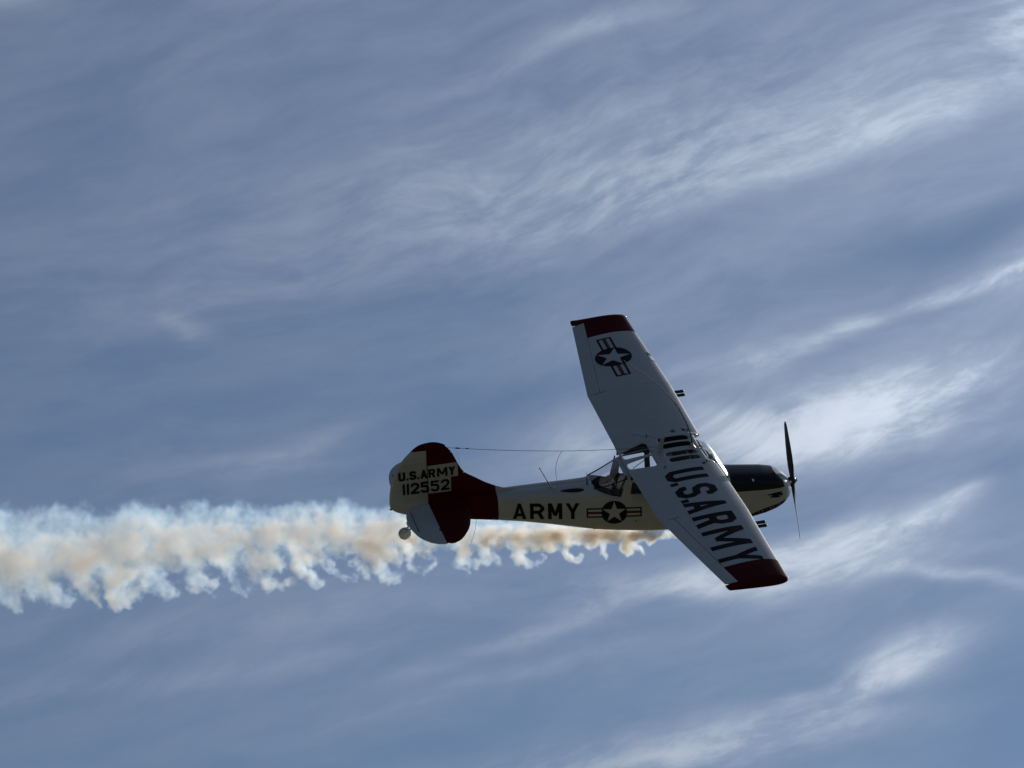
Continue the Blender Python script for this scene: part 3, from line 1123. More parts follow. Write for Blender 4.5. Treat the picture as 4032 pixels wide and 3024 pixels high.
# dark eye and toothed mouth on the cowling
def blob(cx, cz, rx, rz, seed, rough=.35, n=40, tail=0.0):
    rnd = random.Random(seed)
    pts = []
    ph = [rnd.random() * 6 for _ in range(5)]
    for k in range(n):
        a = 2 * math.pi * k / n
        j = 1 + rough * (.5 * math.sin(3 * a + ph[0]) + .3 * math.sin(7 * a + ph[1]) + .25 * math.sin(11 * a + ph[2])) * .5
        ex = rx * (1 + (tail if math.cos(a) < 0 else 0) * abs(math.cos(a)))
        pts.append((cx + ex * math.cos(a) * j, cz + rz * math.sin(a) * j))
    return pts


for s in (-1, 1):
    fl = s > 0
    eye = [blob(1.235, -.945, .085, .048, 3, tail=.8), blob(1.13, -.905, .13, .014, 4, .5), blob(1.20, -.893, .12, .010, 6, .5), blob(1.15, -.965, .10, .011, 8, .5)]
    sheet('eye_marking', eye, [blob(1.255, -.957, .014, .012, 5, .1, 14)], lambda x, z: fus(x, phi_of(x, z), s, .003), M_BLACK, fuselage, .03, flip=fl)
    mouth = [(.66, -1.31), (.74, -1.27), (.84, -1.225), (.98, -1.185), (1.10, -1.165), (1.22, -1.145), (1.36, -1.105), (1.43, -1.12), (1.405, -1.18), (1.28, -1.285), (1.05, -1.372), (.80, -1.418), (.66, -1.42)]
    teeth = []
    rt_ = random.Random(12)
    for k in range(7):
        tx = .84 + k * .072 + rt_.random() * .03
        ty = float(np.interp(tx, [.84, .98, 1.22, 1.36], [-1.235, -1.195, -1.155, -1.115])) - .012 - rt_.random() * .012
        w_ = .012 + rt_.random() * .010
        teeth.append([(tx - w_, ty), (tx + w_, ty + .004), (tx + .004 - rt_.random() * .01, ty - .022 - rt_.random() * .028)])
    sheet('mouth_marking', [mouth], teeth, lambda x, z: fus(x, phi_of(x, z), s, .003), M_BLACK, fuselage, .03, flip=fl)
# black blister on the cowling, then polished domes added as sun glints
lathe('cowl_blister', [(0, .05), (.012, .046), (.022, .03), (.027, .002)], fus(.70, .80, -1), (0, -.72, .70), M_GLOSSBLACK, fuselage, 16)
lathe('cowl_glint_dome', [(-.005, .030), (.010, .028), (.022, .018), (.027, .002)], fus(.750, .83, -1), (.5, -.6, .6), M_POLISH, fuselage, 16)  # polished dome added to put a sun glint on the cowl
lathe('nose_glint_dome', [(-.02, .030), (.012, .028), (.026, .018), (.031, .002)], (1.555, -.075, -.885), (.8, -.45, .3), M_POLISH, fuselage, 16)  # added dome, makes the bright spot beside the hub
lathe('windshield_glint_dome', [(-.01, .026), (.008, .024), (.018, .015), (.022, .002)], fus(.27, .70, -1), (.7, -.5, .5), M_POLISH, fuselage, 14)  # added dome for the glint at the windshield base

# ------------------------------------------------------------------ fin, rudder, tailplane
FIN_T = .045
FIN = [(-5.393, -.30), (-5.393, .872), (-5.345, .876), (-5.03, .893), (-5.005, .868), (-4.92, .757), (-4.866, .64), (-4.816, .521), (-4.76, .40), (-4.694, .304), (-4.62, .242), (-4.533, .185), (-4.42, .105), (-4.321, .035), (-4.20, -.035), (-4.107, -.085), (-3.98, -.142), (-3.878, -.176), (-3.72, -.210), (-3.55, -.238), (-3.55, -.30)]
FIN = FIN[:3] + spline(FIN[3:-1]) + FIN[-1:]
fmap_fin = lambda a, b, o: (a, o, b)
fin = plate('vertical_fin', FIN, lambda x, z: FIN_T * float(np.interp(x, [-5.4, -4.6, -3.6], [1, .9, .55])), fmap_fin, [M_RED, M_WHITE], None, .05, .07,
            lines=[[(X_RED, -.30), (X_RED, -.075)]], matfn=lambda x, z: 1 if x > X_RED else 0,
            blunt=[(-5.7, -.6), (-5.7, 1.3), (-5.03, 1.1), (-5.03, .893)] + FIN[4:-1] + [(-3.55, -.6)])
RUD = [(-5.398, -.46), (-5.398, .876), (-5.345, .880), (-5.15, .892), (-5.035, .905), (-5.03, .918), (-5.106, .962), (-5.19, .995), (-5.289, 1.012), (-5.41, 1.008), (-5.531, .980), (-5.625, .923), (-5.709, .848), (-5.80, .762), (-5.874, .672), (-5.93, .585), (-5.982, .482), (-6.03, .375), (-6.070, .262), (-6.102, .10), (-6.118, -.07), (-6.113, -.21), (-6.06, -.295), (-5.98, -.352), (-5.90, -.392), (-5.80, -.425), (-5.62, -.458)]
RUD = RUD[:5] + spline(RUD[5:])
rudder = plate('rudder', RUD, lambda x, z: .036, fmap_fin, [M_WHITE, M_RED], None, .03, .05, lines=[[(-5.80, .884), (-5.39, .868)], [(-5.398, .868), (-5.398, .89)]],
               matfn=lambda x, z: 1 if (z > .868 - (x + 5.39) * .045 or x > -5.397) else 0,
               blunt=[(-4.9, -.46), (-4.9, .905)] + RUD[5:],
               wave=lambda x, z: .007 * max(0, math.cos(2 * math.pi * (z - .05 * x) / .115)) ** 2 if x < -5.43 and z < .84 else 0)
# white panel behind the tail number
PAN = [(-5.392, .552), (-4.822, .548), (-4.817, .262), (-4.957, .260), (-4.960, -.035), (-5.392, -.026)]
PANEL_OFF = lambda x: FIN_T * float(np.interp(x, [-5.4, -4.6, -3.6], [1, .9, .55]))
PAN = [(-5.384 if x < -5.38 else x, z) for x, z in PAN]
for s in (-1, 1):
    sheet('number_panel', [[(x, z) for x, z in PAN]], [], lambda x, z: (x, s * (PANEL_OFF(x) + .002), z), M_WHITE, fin, .05, flip=s > 0)
tail_map = lambda z0: (lambda u, v: (-5.933 + u, -(FIN_T + .0045), z0 + v - .02 * u))
K7 = (5.933 - 4.917) / (1560 - 300)
sp = [((a - 300) * K7, (b - 300) * K7) for a, b in ((295, 452), (482, 524), (550, 712), (735, 777), (805, 968), (992, 1152), (1192, 1436), (1465, 1618))]
letters('U.S.', sp[:4], .178, .042, tail_map(.316), M_BLACK, rudder, soft=True)
letters('ARMY', sp[4:], .178, .042, tail_map(.316), M_BLACK, fin, soft=True)
sp = [((a - 300) * K7, (b - 300) * K7) for a, b in ((382, 432), (476, 528), (566, 765), (803, 990), (1036, 1231), (1272, 1472))]
letters('112', sp[:3], .226, .044, tail_map(.021), M_BLACK, rudder, soft=True)
letters('552', sp[3:], .226, .044, tail_map(.021), M_BLACK, fin, soft=True)
for (fx_, fz_) in ((-4.925, .760), (-4.70, .305)):
    lathe('fin_glint_dome', [(-.02, .020), (.006, .019), (.014, .012), (.018, .002)], (fx_, -.006, fz_), (.85, -.35, .45), M_POLISH, fin, 12)  # tiny polished domes added for the glints along the fin's leading edge
lathe('tail_light', [(0, .02), (.03, .02), (.045, .012), (.05, .001)], (-6.075, 0, -.262), (-1, 0, -.2), M_STEEL, rudder, 10)

SZ = -.205
STAB = [(-5.412, .10), (-5.412, 1.615), (-5.33, 1.640), (-5.228, 1.632), (-5.14, 1.575), (-5.068, 1.492), (-5.0, 1.39), (-4.951, 1.305), (-4.895, 1.19), (-4.852, 1.08), (-4.818, .96), (-4.79, .83), (-4.745, .55), (-4.70, .12)]
ELEV_P = [(-5.417, .105), (-5.417, 1.640), (-5.50, 1.628), (-5.598, 1.585), (-5.665, 1.54), (-5.719, 1.480), (-5.78, 1.40), (-5.829, 1.305), (-5.872, 1.19), (-5.903, 1.065), (-5.925, .94), (-5.936, .80), (-5.935, .69), (-5.926, .58), (-5.912, .47), (-5.890, .382), (-5.858, .30), (-5.825, .245), (-5.77, .175), (-5.69, .135), (-5.60, .115), (-5.52, .105)]
STAB = STAB[:1] + spline(STAB[1:-1], 3) + STAB[-1:]
ELEV_P = ELEV_P[:1] + spline(ELEV_P[1:], 3)
for s in (-1, 1):
    stab = plate('stabilizer', [(x, s * y) for x, y in STAB], .036, lambda a, b, o: (a, b, SZ + o), M_RED, None, .06, .07, blunt=[(-5.75, 0), (-5.75, s * 1.615)] + [(x, s * y) for x, y in STAB[2:-1]] + [(-4.69, 0)])
    elv = plate('elevator', [(x, s * y) for x, y in ELEV_P], .028, lambda a, b, o: (a, b, SZ + o), M_WHITE, None, .04, .05, blunt=[(-5.1, s * .105), (-5.1, s * 1.640)] + [(x, s * y) for x, y in ELEV_P[2:]])
    tab = [(-5.808, s * .40), (-5.820, s * .40), (-5.822, s * 1.135), (-5.810, s * 1.135)]
    sheet('tab_seam', [tab], [], lambda x, y: (x, y, SZ + .034), M_DARK, elv, .1, flip=s > 0)
    box('elevator_hinge', (-5.42, s * 1.16, SZ + .02), (.05, .05, .045), M_RED, stab, .004)

# ------------------------------------------------------------------ propeller
HUB = Vector((1.628, 0, -.903))
prop = empty('propeller', plane)
prop.location = HUB
lathe('hub', [(-.075, .07), (-.02, .085), (.03, .075), (.055, .05), (.065, .002)], (0, 0, 0), (1, 0, 0), M_PROP, prop, 20)
lathe('hub_nut', [(.05, .035), (.085, .034), (.09, .02), (.091, .001)], (0, 0, 0), (1, 0, 0), M_METAL, prop, 12)


def blade(dirv):
    d_ = Vector(dirv).normalized()
    mot = Vector((1, 0, 0)).cross(d_)           # direction of travel, turning clockwise seen from behind
    rings = []
    R_ = 1.12
    for k in range(20):
        t = k / 19
        r = .05 + (R_ - .05) * t
        ch = float(np.interp(t, [0, .08, .2, .4, .6, .8, .93, .98, 1], [.085, .09, .135, .170, .172, .145, .115, .095, .05]))
        th = float(np.interp(t, [0, .08, .2, .4, .7, 1], [.07, .06, .035, .022, .013, .006]))
        beta = math.atan2(1.35, 2 * math.pi * max(r, .16)) * 1.0 if t > .05 else math.radians(50)
        e = mot * math.cos(beta) + Vector((1, 0, 0)) * math.sin(beta)
        nrm = e.cross(d_)
        ring = []
        for j in range(14):
            a = 2 * math.pi * j / 14
            px_, pn = math.cos(a) * ch / 2, math.sin(a) * th / 2 * (1 - .3 * math.cos(a))
            ring.append(d_ * r + e * px_ + nrm * pn)
        rings.append(ring)
    return loft('blade', rings, M_PROP, prop)


bd = Vector((0, .478, 1.005))
blade(bd)
blade(-bd)

# ------------------------------------------------------------------ undercarriage, struts, launchers
tw = empty('tail_wheel', plane)
tw.location = (-5.86, 0, -.812)
lathe('tyre', [(-.04, .06), (-.04, .10), (-.025, .117), (.025, .117), (.04, .10), (.04, .06)], (0, 0, 0), (0, 1, 0), M_TAILTYRE, tw, 28)
lathe('hubcap', [(-.043, .001), (-.046, .05), (-.043, .098), (.043, .098), (.046, .05), (.043, .001)], (0, 0, 0), (0, 1, 0), M_GREYWHEEL, tw, 28)
for s in (-1, 1):
    tube('fork', [(0, s * .055, 0), (.10, s * .055, .11), (.17, s * .02, .20)], [.02, .022, .026], M_GREYWHEEL, tw, 8)
tube('tail_spring', [(.15, 0, .19), (.30, 0, .25), (.48, 0, .30)], [.035, .03, .03], M_GREYWHEEL, tw, 8)
box('steering_horn', (.055, -.02, .205), (.03, .09, .05), M_GREYWHEEL, tw, .006)
for s in (-1, 1):
    lg = empty('main_gear', plane)
    lg.location = (.02, s * .36, -1.40)
    tube('gear_leg', [(0, -s * .10, 0), (0, s * .12, -.06), (.03, s * .45, -.22), (.06, s * .70, -.36)], [.055, .055, .045, .04], M_WHITE, lg, 10, True, ((0, 0, 1), .45))
    lathe('tyre', [(-.075, .11), (-.075, .17), (-.05, .215), (0, .225), (.05, .215), (.075, .17), (.075, .11)], (.06, s * .78, -.36), (0, 1, 0), M_RUBBER, lg, 28)
    lathe('wheel_hub', [(-.06, .001), (-.07, .11), (.07, .11), (.06, .001)], (.06, s * .78, -.36), (0, 1, 0), M_GREYWHEEL, lg, 20)
    st = tube('wing_strut', [(-.45, s * .40, -1.22), (-.47, s * 1.5, -.62), (-.50, s * 2.55, .045)], [.045, .05, .045], M_WHITE, None, 12, True, ((0, s * -.5, 1), .38))
    lathe('strut_cuff', [(-.03, .05), (.06, .055), (.08, .04)], (-.45, s * .40, -1.22), (0, s * 1, .55), M_WHITE, st, 12)
    # twin-tube launcher hung under the wing
    la = empty('rocket_launcher', plane)
    la.location = (-.10, s * 2.67, w_lo(-.10, 2.67))
    box('pylon', (-.12, 0, -.06), (.42, .035, .13), M_GUN, la, .008)
    for zz, xx in ((-.125, .02), (-.205, .05)):
        zz = zz - la.location.z
        lathe('tube', [(-.55, .001), (-.55, .030), (.28, .030), (.30, .033), (.335, .030), (.355, .012), (.36, .001)], (xx, 0, zz), (1, 0, 0), M_GUN, la, 14)
    box('clamp', (.06, 0, -.165 - la.location.z), (.12, .05, .13), M_GUN, la, .006)

# exhaust stacks under the cowling, the source of the smoke
for s in (-1, 1):
    tube('exhaust_stack', [(.42, s * .16, -1.40), (.30, s * .17, -1.50), (.12, s * .17, -1.56)], .032, M_STEEL, fuselage, 10)

# ------------------------------------------------------------------ aerials
mast = tube('antenna_mast', [(-.955, 0, w_up(-.955, 0) - .01), (-.935, 0, .25), (-.905, 0, .385)], [.055, .05, .036], M_WHITE, None, 12, True, ((0, 1, 0), .35))
box('mast_cap', (-.902, 0, .388), (.07, .02, .02), M_METAL, mast, .005)
wire = []
for t in np.linspace(0, 1, 14):
    a, b = Vector((-4.99, 0, .852)), Vector((-2.829, 0, .436))
    wire.append(a.lerp(b, t) + Vector((0, 0, -.02 * math.sin(math.pi * t))))
for t in np.linspace(0, 1, 14)[1:]:
    a, b = Vector((-2.829, 0, .436)), Vector((-.945, 0, .235))
    wire.append(a.lerp(b, t) + Vector((0, 0, -.018 * math.sin(math.pi * t))))
wr = tube('antenna_wire', wire, .0045, M_WIRE, None, 5)
lathe('insulator', [(-.05, .006), (-.03, .014), (.03, .014), (.05, .006)], (-4.80, 0, .81), (1, 0, -.19), M_STEEL, wr, 8)
lathe('insulator', [(-.03, .005), (0, .014), (.03, .005)], (-4.62, 0, .775), (1, 0, -.19), M_STEEL, wr, 8)
lead = [(-2.829, 0, .436), (-2.88, 0, .36), (-2.925, 0, .26), (-2.957, 0, .12), (-2.960, 0, .0), (-2.948, 0, -.10), (-2.93, 0, -.22), (-2.925, -.02, -.275)]
tube('lead_wire', lead, .004, M_WIRE, wr, 5)
tube('stay_wire', [(-.90, 0, .385), (-1.10, .45, .24), (-1.277, .861, .10)], .0035, M_WIRE, wr, 5)
tube('stay_wire', [(-.95, 0, .22), (-1.04, .05, .15), (-1.12, .08, .10)], .0035, M_WIRE, wr, 5)
wb = lathe('whip_base', [(0, .075), (.01, .07), (.05, .035), (.105, .022), (.11, .001)], (-.335, 0, w_up(-.335, 0)), (0, 0, 1), M_WHITE, None, 16)
wp = [(-.328, 0, .20), (-.345, 0, .32), (-.372, 0, .44), (-.410, 0, .565), (-.46, 0, .70), (-.52, 0, .84), (-.593, 0, 1.00), (-.67, 0, 1.13), (-.752, 0, 1.249), (-.85, 0, 1.38), (-.954, 0, 1.504), (-1.10, 0, 1.655), (-1.257, 0, 1.805), (-1.40, 0, 1.935), (-1.516, 0, 2.042), (-1.616, 0, 2.128)]
tube('whip_antenna', wp, [.014, .012, .011] + [.009] * 6 + [.007] * 7, M_WIRE, wb, 6)
tube('tail_whip', [(-4.503, 0, -.70), (-4.505, 0, -.775), (-4.517, 0, -.897), (-4.556, 0, -1.053), (-4.61, 0, -1.20), (-4.658, 0, -1.307)], .004, M_WIRE, None, 5)
tube('fin_whip', [(-4.762, 0, .43), (-4.766, 0, .479), (-4.805, 0, .703)], .003, M_WIRE, None, 5)

# ------------------------------------------------------------------ smoke trail
# (distance behind the exhaust, height, radius), metres; the core and the lobes that curl off below it
CORE = [(0.05, 0.0, 0.035), (0.3, -0.07, 0.045), (0.62, -0.17, 0.057), (1.06, -0.21, 0.104), (1.55, -0.21, 0.151), (2.29, -0.17, 0.227), (3.26, -0.12, 0.293), (4.47, -0.07, 0.369), (5.67, -0.04, 0.425), (6.86, 0.01, 0.463), (8.28, -0.02, 0.496), (9.7, -0.08, 0.544), (11.1, -0.13, 0.591), (12.26, -0.17, 0.662), (13.41, -0.23, 0.709), (14.78, -0.28, 0.78), (16.14, -0.33, 0.851)]
LOBES = [
    [(1.67, -0.21, 0.115), (1.72, -0.36, 0.106), (1.71, -0.46, 0.115), (1.62, -0.54, 0.077)],
    [(1.62, -0.4, 0.058), (1.48, -0.42, 0.054), (1.38, -0.53, 0.029)],
    [(1.2, -0.26, 0.067), (1.3, -0.33, 0.058)],
    [(2.41, -0.3, 0.115), (2.43, -0.4, 0.058)],
    [(2.19, -0.31, 0.058), (2.15, -0.43, 0.054), (2.15, -0.5, 0.05), (2.05, -0.59, 0.038)],
    [(2.81, -0.25, 0.087), (2.87, -0.43, 0.058), (2.83, -0.56, 0.054), (2.72, -0.63, 0.05), (2.62, -0.61, 0.038), (2.58, -0.53, 0.027), (2.64, -0.49, 0.017)],
    [(3.22, -0.28, 0.115), (3.13, -0.36, 0.067), (2.99, -0.4, 0.042)],
    [(3.46, -0.33, 0.087), (3.5, -0.39, 0.048)],
    [(3.74, -0.27, 0.135), (3.84, -0.46, 0.112), (3.78, -0.57, 0.106), (3.63, -0.66, 0.073), (3.45, -0.68, 0.05), (3.29, -0.63, 0.033), (3.23, -0.55, 0.023), (3.29, -0.48, 0.017), (3.41, -0.49, 0.012)],
    [(4.45, -0.42, 0.106), (4.41, -0.57, 0.092)],
    [(4.27, -0.44, 0.077), (4.24, -0.62, 0.046), (4.18, -0.74, 0.027)],
    [(4.81, -0.39, 0.128), (4.87, -0.58, 0.096), (4.77, -0.65, 0.09), (4.61, -0.63, 0.068)],
    [(4.98, -0.66, 0.075), (4.75, -0.78, 0.043)],
    [(5.89, -0.3, 0.128), (5.81, -0.53, 0.077), (5.68, -0.66, 0.06), (5.51, -0.71, 0.056), (5.38, -0.67, 0.051), (5.36, -0.57, 0.038), (5.46, -0.5, 0.026)],
    [(6.6, -0.38, 0.171), (6.46, -0.6, 0.16), (6.35, -0.77, 0.118), (6.16, -0.8, 0.085), (6.05, -0.68, 0.053), (6.07, -0.53, 0.026)],
    [(6.97, -0.54, 0.056), (6.82, -0.57, 0.068), (6.7, -0.7, 0.077), (6.61, -0.87, 0.073)],
    [(7.46, -0.44, 0.107), (7.27, -0.64, 0.068), (7.11, -0.77, 0.051), (6.94, -0.86, 0.043), (6.83, -0.83, 0.034)],
    [(8.04, -0.43, 0.16), (7.88, -0.66, 0.154), (7.66, -0.82, 0.171), (7.56, -0.97, 0.118), (7.43, -0.93, 0.09)],
    [(8.85, -0.4, 0.128), (8.73, -0.64, 0.154), (8.54, -0.81, 0.182), (8.35, -0.9, 0.139), (8.18, -0.85, 0.096), (8.11, -0.7, 0.051)],
    [(9.43, -0.43, 0.16), (9.31, -0.69, 0.139), (9.12, -0.9, 0.118), (8.89, -1.01, 0.081), (8.8, -0.87, 0.051)],
    [(10.02, -0.45, 0.192), (9.86, -0.71, 0.192), (9.75, -0.9, 0.132), (9.54, -0.91, 0.118)],
    [(10.74, -0.47, 0.203), (10.6, -0.73, 0.197), (10.45, -0.92, 0.16), (10.33, -1.01, 0.096), (10.2, -0.89, 0.053)],
    [(11.43, -0.58, 0.214), (11.33, -0.83, 0.203), (11.21, -1.05, 0.16), (10.96, -1.06, 0.139), (10.85, -0.89, 0.128), (11.02, -0.68, 0.107)],
    [(12.06, -0.6, 0.235), (11.92, -0.86, 0.192), (11.76, -1.03, 0.128), (11.61, -1.14, 0.077)],
    [(12.9, -0.58, 0.278), (12.69, -0.84, 0.246), (12.49, -0.99, 0.182), (12.26, -1.14, 0.124), (12.14, -1.12, 0.081)],
    [(13.31, -0.57, 0.278), (13.26, -0.92, 0.235), (13.16, -1.09, 0.16), (13.05, -1.16, 0.096)],
    [(14.14, -0.58, 0.321), (14.0, -0.92, 0.256), (13.84, -1.13, 0.171), (13.68, -1.18, 0.107)],
    [(15.07, -0.68, 0.342), (14.87, -0.98, 0.278), (14.67, -1.19, 0.171)],
]


def build_smoke():
    H = 0.027
    S0, S1, N0, N1, D0, D1 = -0.15, 16.0, -1.5, 0.95, -0.95, 0.95
    nx, ny, nz = 600, 90, 72
    rng = np.random.default_rng(7)
    gx, gy, gz = (np.linspace(a, b, n, dtype=np.float32) for a, b, n in ((S0, S1, nx), (N0, N1, ny), (D0, D1, nz)))
    kx, ky, kz = np.fft.fftfreq(nx, H), np.fft.fftfreq(ny, H), np.fft.rfftfreq(nz, H)
    kk = np.sqrt(kx[:, None, None] ** 2 + ky[None, :, None] ** 2 + kz[None, None, :] ** 2).astype(np.float32)

    def fnoise(k0, slope, khi=16.0):
        """noise whose waves are no longer than 1/k0 metres, falling off with the given slope"""
        w = rng.standard_normal((nx, ny, nz)).astype(np.float32)
        amp = (kk * kk + k0 * k0) ** (-slope / 2) * np.exp(-(kk / khi) ** 2)
        f = np.fft.irfftn(np.fft.rfftn(w) * amp, s=(nx, ny, nz)).astype(np.float32)
        f -= f.mean()
        return f / f.std()

    den = np.zeros((nx, ny, nz), np.float32)

    def splat(s, n, d, r, val, soft=1.0):
        i0, i1 = np.searchsorted(gx, s - r), np.searchsorted(gx, s + r)
        j0, j1 = np.searchsorted(gy, n - r), np.searchsorted(gy, n + r)
        k0, k1 = np.searchsorted(gz, d - r), np.searchsorted(gz, d + r)
        if i1 <= i0 or j1 <= j0 or k1 <= k0:
            return
        q = (((gx[i0:i1] - s) ** 2)[:, None, None] + ((gy[j0:j1] - n) ** 2)[None, :, None] + ((gz[k0:k1] - d) ** 2)[None, None, :]) / (r * r)
        v = np.clip((1 - q) * 1.9, 0, 1) ** soft * val
        den[i0:i1, j0:j1, k0:k1] = np.maximum(den[i0:i1, j0:j1, k0:k1], v)

    def sweep(poly, doff, rscale, val, soft=1.0, spread=0.0):
        P = np.array(poly, float)
        L = np.concatenate([[0], np.cumsum(np.hypot(np.diff(P[:, 0]), np.diff(P[:, 1])))])
        t = 0.0
        while t <= L[-1]:
            s, n, r = (np.interp(t, L, P[:, i]) for i in range(3))
            f = t / max(L[-1], 1e-6)
            splat(s, n, doff * (1 + spread * f), r * rscale, val(s, r) if callable(val) else val, soft)
            t += max(.02, r * .3)

    core_v = lambda s, r: float(np.interp(s, [0, .6, 1.2, 2.5, 4.5, 7, 10, 16], SMOKE_CORE))
    halo_v = lambda s, r: float(np.interp(s, [0, .6, 1.2, 2.5, 4.5, 7, 10, 16], SMOKE_HALO))
    sweep([(s, n + r * .16, r) for s, n, r in CORE], 0.0, 1.06, halo_v, 0.8)
    sweep(CORE, 0.0, 0.54, core_v, 0.9)
    lobe_v = lambda s, r: float(np.interp(s, [0, 2, 4, 7, 16], SMOKE_LOBE))
    for k, lb in enumerate(LOBES):
        d = (rng.random() - .5) * .5 * lb[0][2] * 2
        sweep(lb, d, 1.15, lobe_v, 0.9)
        # the same curl runs round the trail: fainter lobes on the near and far side
        for sd in (-1, 1):
            off = sd * float(np.interp(lb[0][0], [0, 4, 16], [.10, .30, .55]))
            lb2 = [(s + (rng.random() - .5) * .3, n * .62 + .06, r) for s, n, r in lb[:max(2, len(lb) // 2 + 1)]]
            sweep(lb2, off, 1.1, lambda s, r: lobe_v(s, r) * .8, 0.9)
    # ragged tufts on the upper edge
    C_ = np.array(CORE)
    for k in range(64):
        s = 1.8 + 14 * rng.random()
        n0, r0 = np.interp(s, C_[:, 0], C_[:, 1]), np.interp(s, C_[:, 0], C_[:, 2])
        an = (rng.random() * 1.1 - .05) * math.pi
        rr = r0 * (.28 + .22 * rng.random())
        splat(s, n0 + math.sin(an) * r0 * 1.0, math.cos(an) * r0 * 1.0, rr * 1.2, halo_v(s, r0) * .9, 1.0)

    # turbulence: displace the field, more where the trail is older
    grow = np.interp(gx, [0, .8, 2, 5, 12, 16], [.10, .28, .5, .8, 1.15, 1.2]).astype(np.float32)[:, None, None]
    disp = [(fnoise(1.0, 2.8) * .050 + fnoise(5.0, 2.1) * .030) * grow for _ in range(3)]
    ix = (np.arange(nx, dtype=np.float32)[:, None, None] + disp[0] / H).clip(0, nx - 1.001)
    iy = (np.arange(ny, dtype=np.float32)[None, :, None] + disp[1] / H).clip(0, ny - 1.001)
    iz = (np.arange(nz, dtype=np.float32)[None, None, :] + disp[2] / H).clip(0, nz - 1.001)
    ax, ay, az_ = ix.astype(np.int32), iy.astype(np.int32), iz.astype(np.int32)
    fx, fy, fz = ix - ax, iy - ay, iz - az_
    flat = den.ravel()
    base = (ax * ny + ay) * nz + az_
    out = np.zeros_like(den)
    for a in (0, 1):
        for b in (0, 1):
            for c in (0, 1):
                wgt = (fx if a else 1 - fx) * (fy if b else 1 - fy) * (fz if c else 1 - fz)
                out += wgt * flat[base + (a * ny + b) * nz + c]
    den = out
    # billows: eat into the thin parts, leave the thick ones
    bil = fnoise(1.5, 3.1)
    fin_ = fnoise(5.0, 2.3, 20.0)
    loc = np.maximum(den, 1e-4)
    ref = np.array([halo_v(s, 0) for s in gx], np.float32)[:, None, None]
    rel = np.clip(den / ref, 0, 4)
    ero = np.clip(rel * 1.6 - (.42 - .18 * bil - .25 * fin_), 0, None)
    ero = np.where(den > 0, ero, 0)
    mul = np.clip(1 + .30 * bil + .26 * fin_, .15, 2.4)
    den = np.clip(ero, 0, 4) * ref * mul
    # nothing at the walls of the grid
    for ax_ in range(3):
        sl = [slice(None)] * 3
        for e in (0, 1, -1, -2):
            sl[ax_] = e
            den[tuple(sl)] = 0 if not (ax_ == 0 and e < 0) else den[tuple(sl)]
    den[-1] = 0

    me = bpy.data.meshes.new('smoke_trail')
    me.vertices.add(nx * ny * nz)
    at = me.attributes.new('smoke', 'FLOAT', 'POINT')
    at.data.foreach_set('value', den.ravel().astype(np.float32))
    o = bpy.data.objects.new('smoke_trail', me)
    COL.objects.link(o)
    es = Vector((-0.97956782, -0.0200116, 0.200116))
    en = Vector((-0.01960665, 0.99979975, 0.00400544))
    ed = es.cross(en)
    rot = RC @ Matrix((es, en, ed)).transposed()
    o.matrix_world = Matrix.Translation(plane.matrix_world @ Vector((.10, 0, -1.56))) @ rot.to_4x4()
    o['kind'] = 'stuff'
    o['label'] = 'billowing white and brown smoke trail behind the airplane'
    o['category'] = 'smoke'

    ng = bpy.data.node_groups.new('smoke_field', 'GeometryNodeTree')
    ng.interface.new_socket('Geometry', in_out='INPUT', socket_type='NodeSocketGeometry')
    ng.interface.new_socket('Geometry', in_out='OUTPUT', socket_type='NodeSocketGeometry')
    gi, go = ng.nodes.new('NodeGroupInput'), ng.nodes.new('NodeGroupOutput')
    g = NT(ng)
    vc = ng.nodes.new('GeometryNodeVolumeCube')
    vc.inputs['Min'].default_value = (S0, N0, D0)
    vc.inputs['Max'].default_value = (S1, N1, D1)
    for nm, v_ in (('Resolution X', nx), ('Resolution Y', ny), ('Resolution Z', nz)):
        vc.inputs[nm].default_value = v_
    pos = ng.nodes.new('GeometryNodeInputPosition').outputs[0]
    x, y, z = g.sep(pos)
    ii = g.m('ROUND', g.m('MULTIPLY', g.m('SUBTRACT', x, S0), (nx - 1) / (S1 - S0)))
    jj = g.m('ROUND', g.m('MULTIPLY', g.m('SUBTRACT', y, N0), (ny - 1) / (N1 - N0)))
    ll = g.m('ROUND', g.m('MULTIPLY', g.m('SUBTRACT', z, D0), (nz - 1) / (D1 - D0)))
    idx = g.m('ADD', g.m('MULTIPLY', g.m('ADD', g.m('MULTIPLY', ii, ny), jj), nz), ll)
    si = ng.nodes.new('GeometryNodeSampleIndex')
    si.data_type = 'FLOAT'
    si.domain = 'POINT'
    si.clamp = True
    na = ng.nodes.new('GeometryNodeInputNamedAttribute')
    na.data_type = 'FLOAT'
    na.inputs['Name'].default_value = 'smoke'
    ng.links.new(gi.outputs[0], si.inputs['Geometry'])
    ng.links.new(na.outputs[0], si.inputs['Value'])
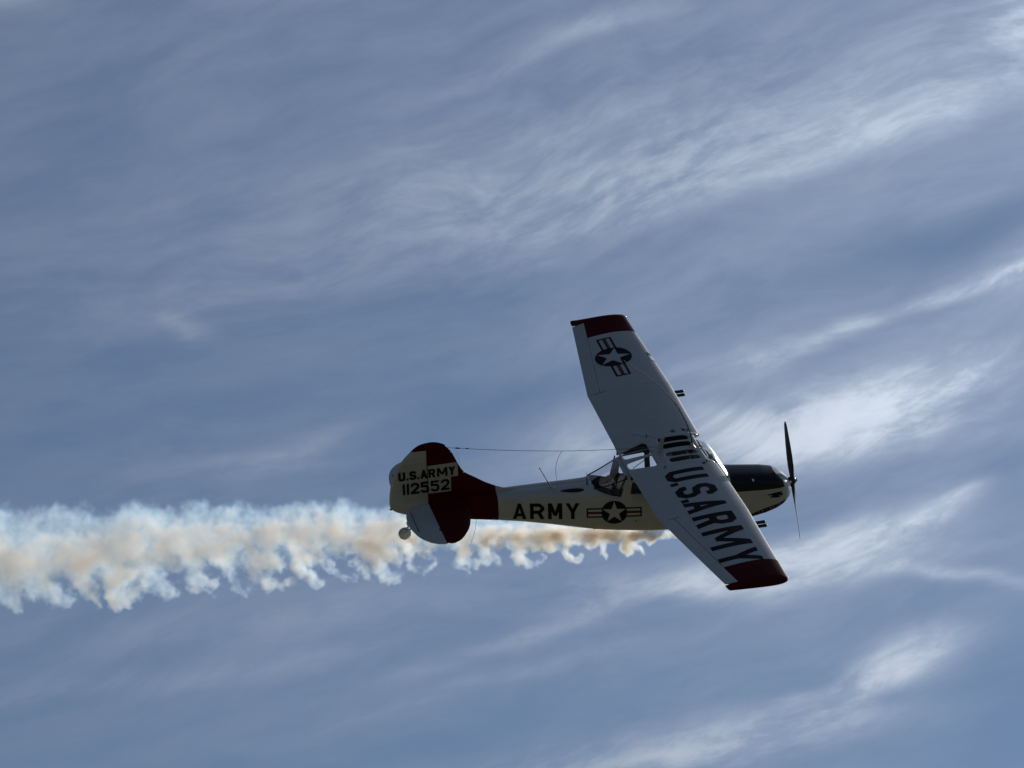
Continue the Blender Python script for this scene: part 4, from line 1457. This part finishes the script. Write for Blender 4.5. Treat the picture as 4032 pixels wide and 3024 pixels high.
    ng.links.new(idx, si.inputs['Index'])
    ng.links.new(si.outputs[0], vc.inputs['Density'])
    sm = ng.nodes.new('GeometryNodeSetMaterial')
    ng.links.new(vc.outputs[0], sm.inputs['Geometry'])
    ng.links.new(sm.outputs[0], go.inputs[0])

    m = bpy.data.materials.new('oil_smoke')
    m.use_nodes = True
    nt = m.node_tree
    nt.nodes.clear()
    g2 = NT(nt)
    aa = g2.n('ShaderNodeAttribute', attribute_name='density')
    d = aa.outputs['Fac']
    vs_ = g2.n('ShaderNodeVolumeScatter')
    # fine dispersed smoke scatters blue; the fresh dense smoke is of larger droplets
    g2.put(vs_.inputs['Color'], g2.mix(g2.mapr(d, 0.3, 6.0, 0.0, 1.0, True), SMOKE_THIN, SMOKE_DENSE))
    vs_.inputs['Anisotropy'].default_value = SMOKE_G
    g2.put(vs_.inputs['Density'], d)
    va = g2.n('ShaderNodeVolumeAbsorption')
    g2.put(va.inputs['Color'], SMOKE_ABSORB_COLOR)
    g2.put(va.inputs['Density'], g2.m('MULTIPLY', g2.m('MAXIMUM', g2.m('SUBTRACT', d, 3.0), 0.0), SMOKE_ABSORB))
    ad = g2.n('ShaderNodeAddShader')
    nt.links.new(vs_.outputs[0], ad.inputs[0])
    nt.links.new(va.outputs[0], ad.inputs[1])
    ou = g2.n('ShaderNodeOutputMaterial')
    nt.links.new(ad.outputs[0], ou.inputs['Volume'])
    sm.inputs['Material'].default_value = m
    me.materials.append(m)
    md = o.modifiers.new('smoke_field', 'NODES')
    md.node_group = ng


SMOKE_CORE = [38, 34, 26, 16, 10.0, 6.5, 3.6, 2.3]
SMOKE_HALO = [14, 12, 8, 3.0, 1.6, 1.15, .95, .85]
SMOKE_LOBE = [18, 14, 7.5, 3.3, 1.35]
SMOKE_THIN = (0.50, 0.76, 1.0)
SMOKE_DENSE = (0.72, 0.85, 1.0)
SMOKE_G = 0.65
SMOKE_ABSORB = 0.085
SMOKE_ABSORB_COLOR = (0.80, 0.58, 0.15)
build_smoke()
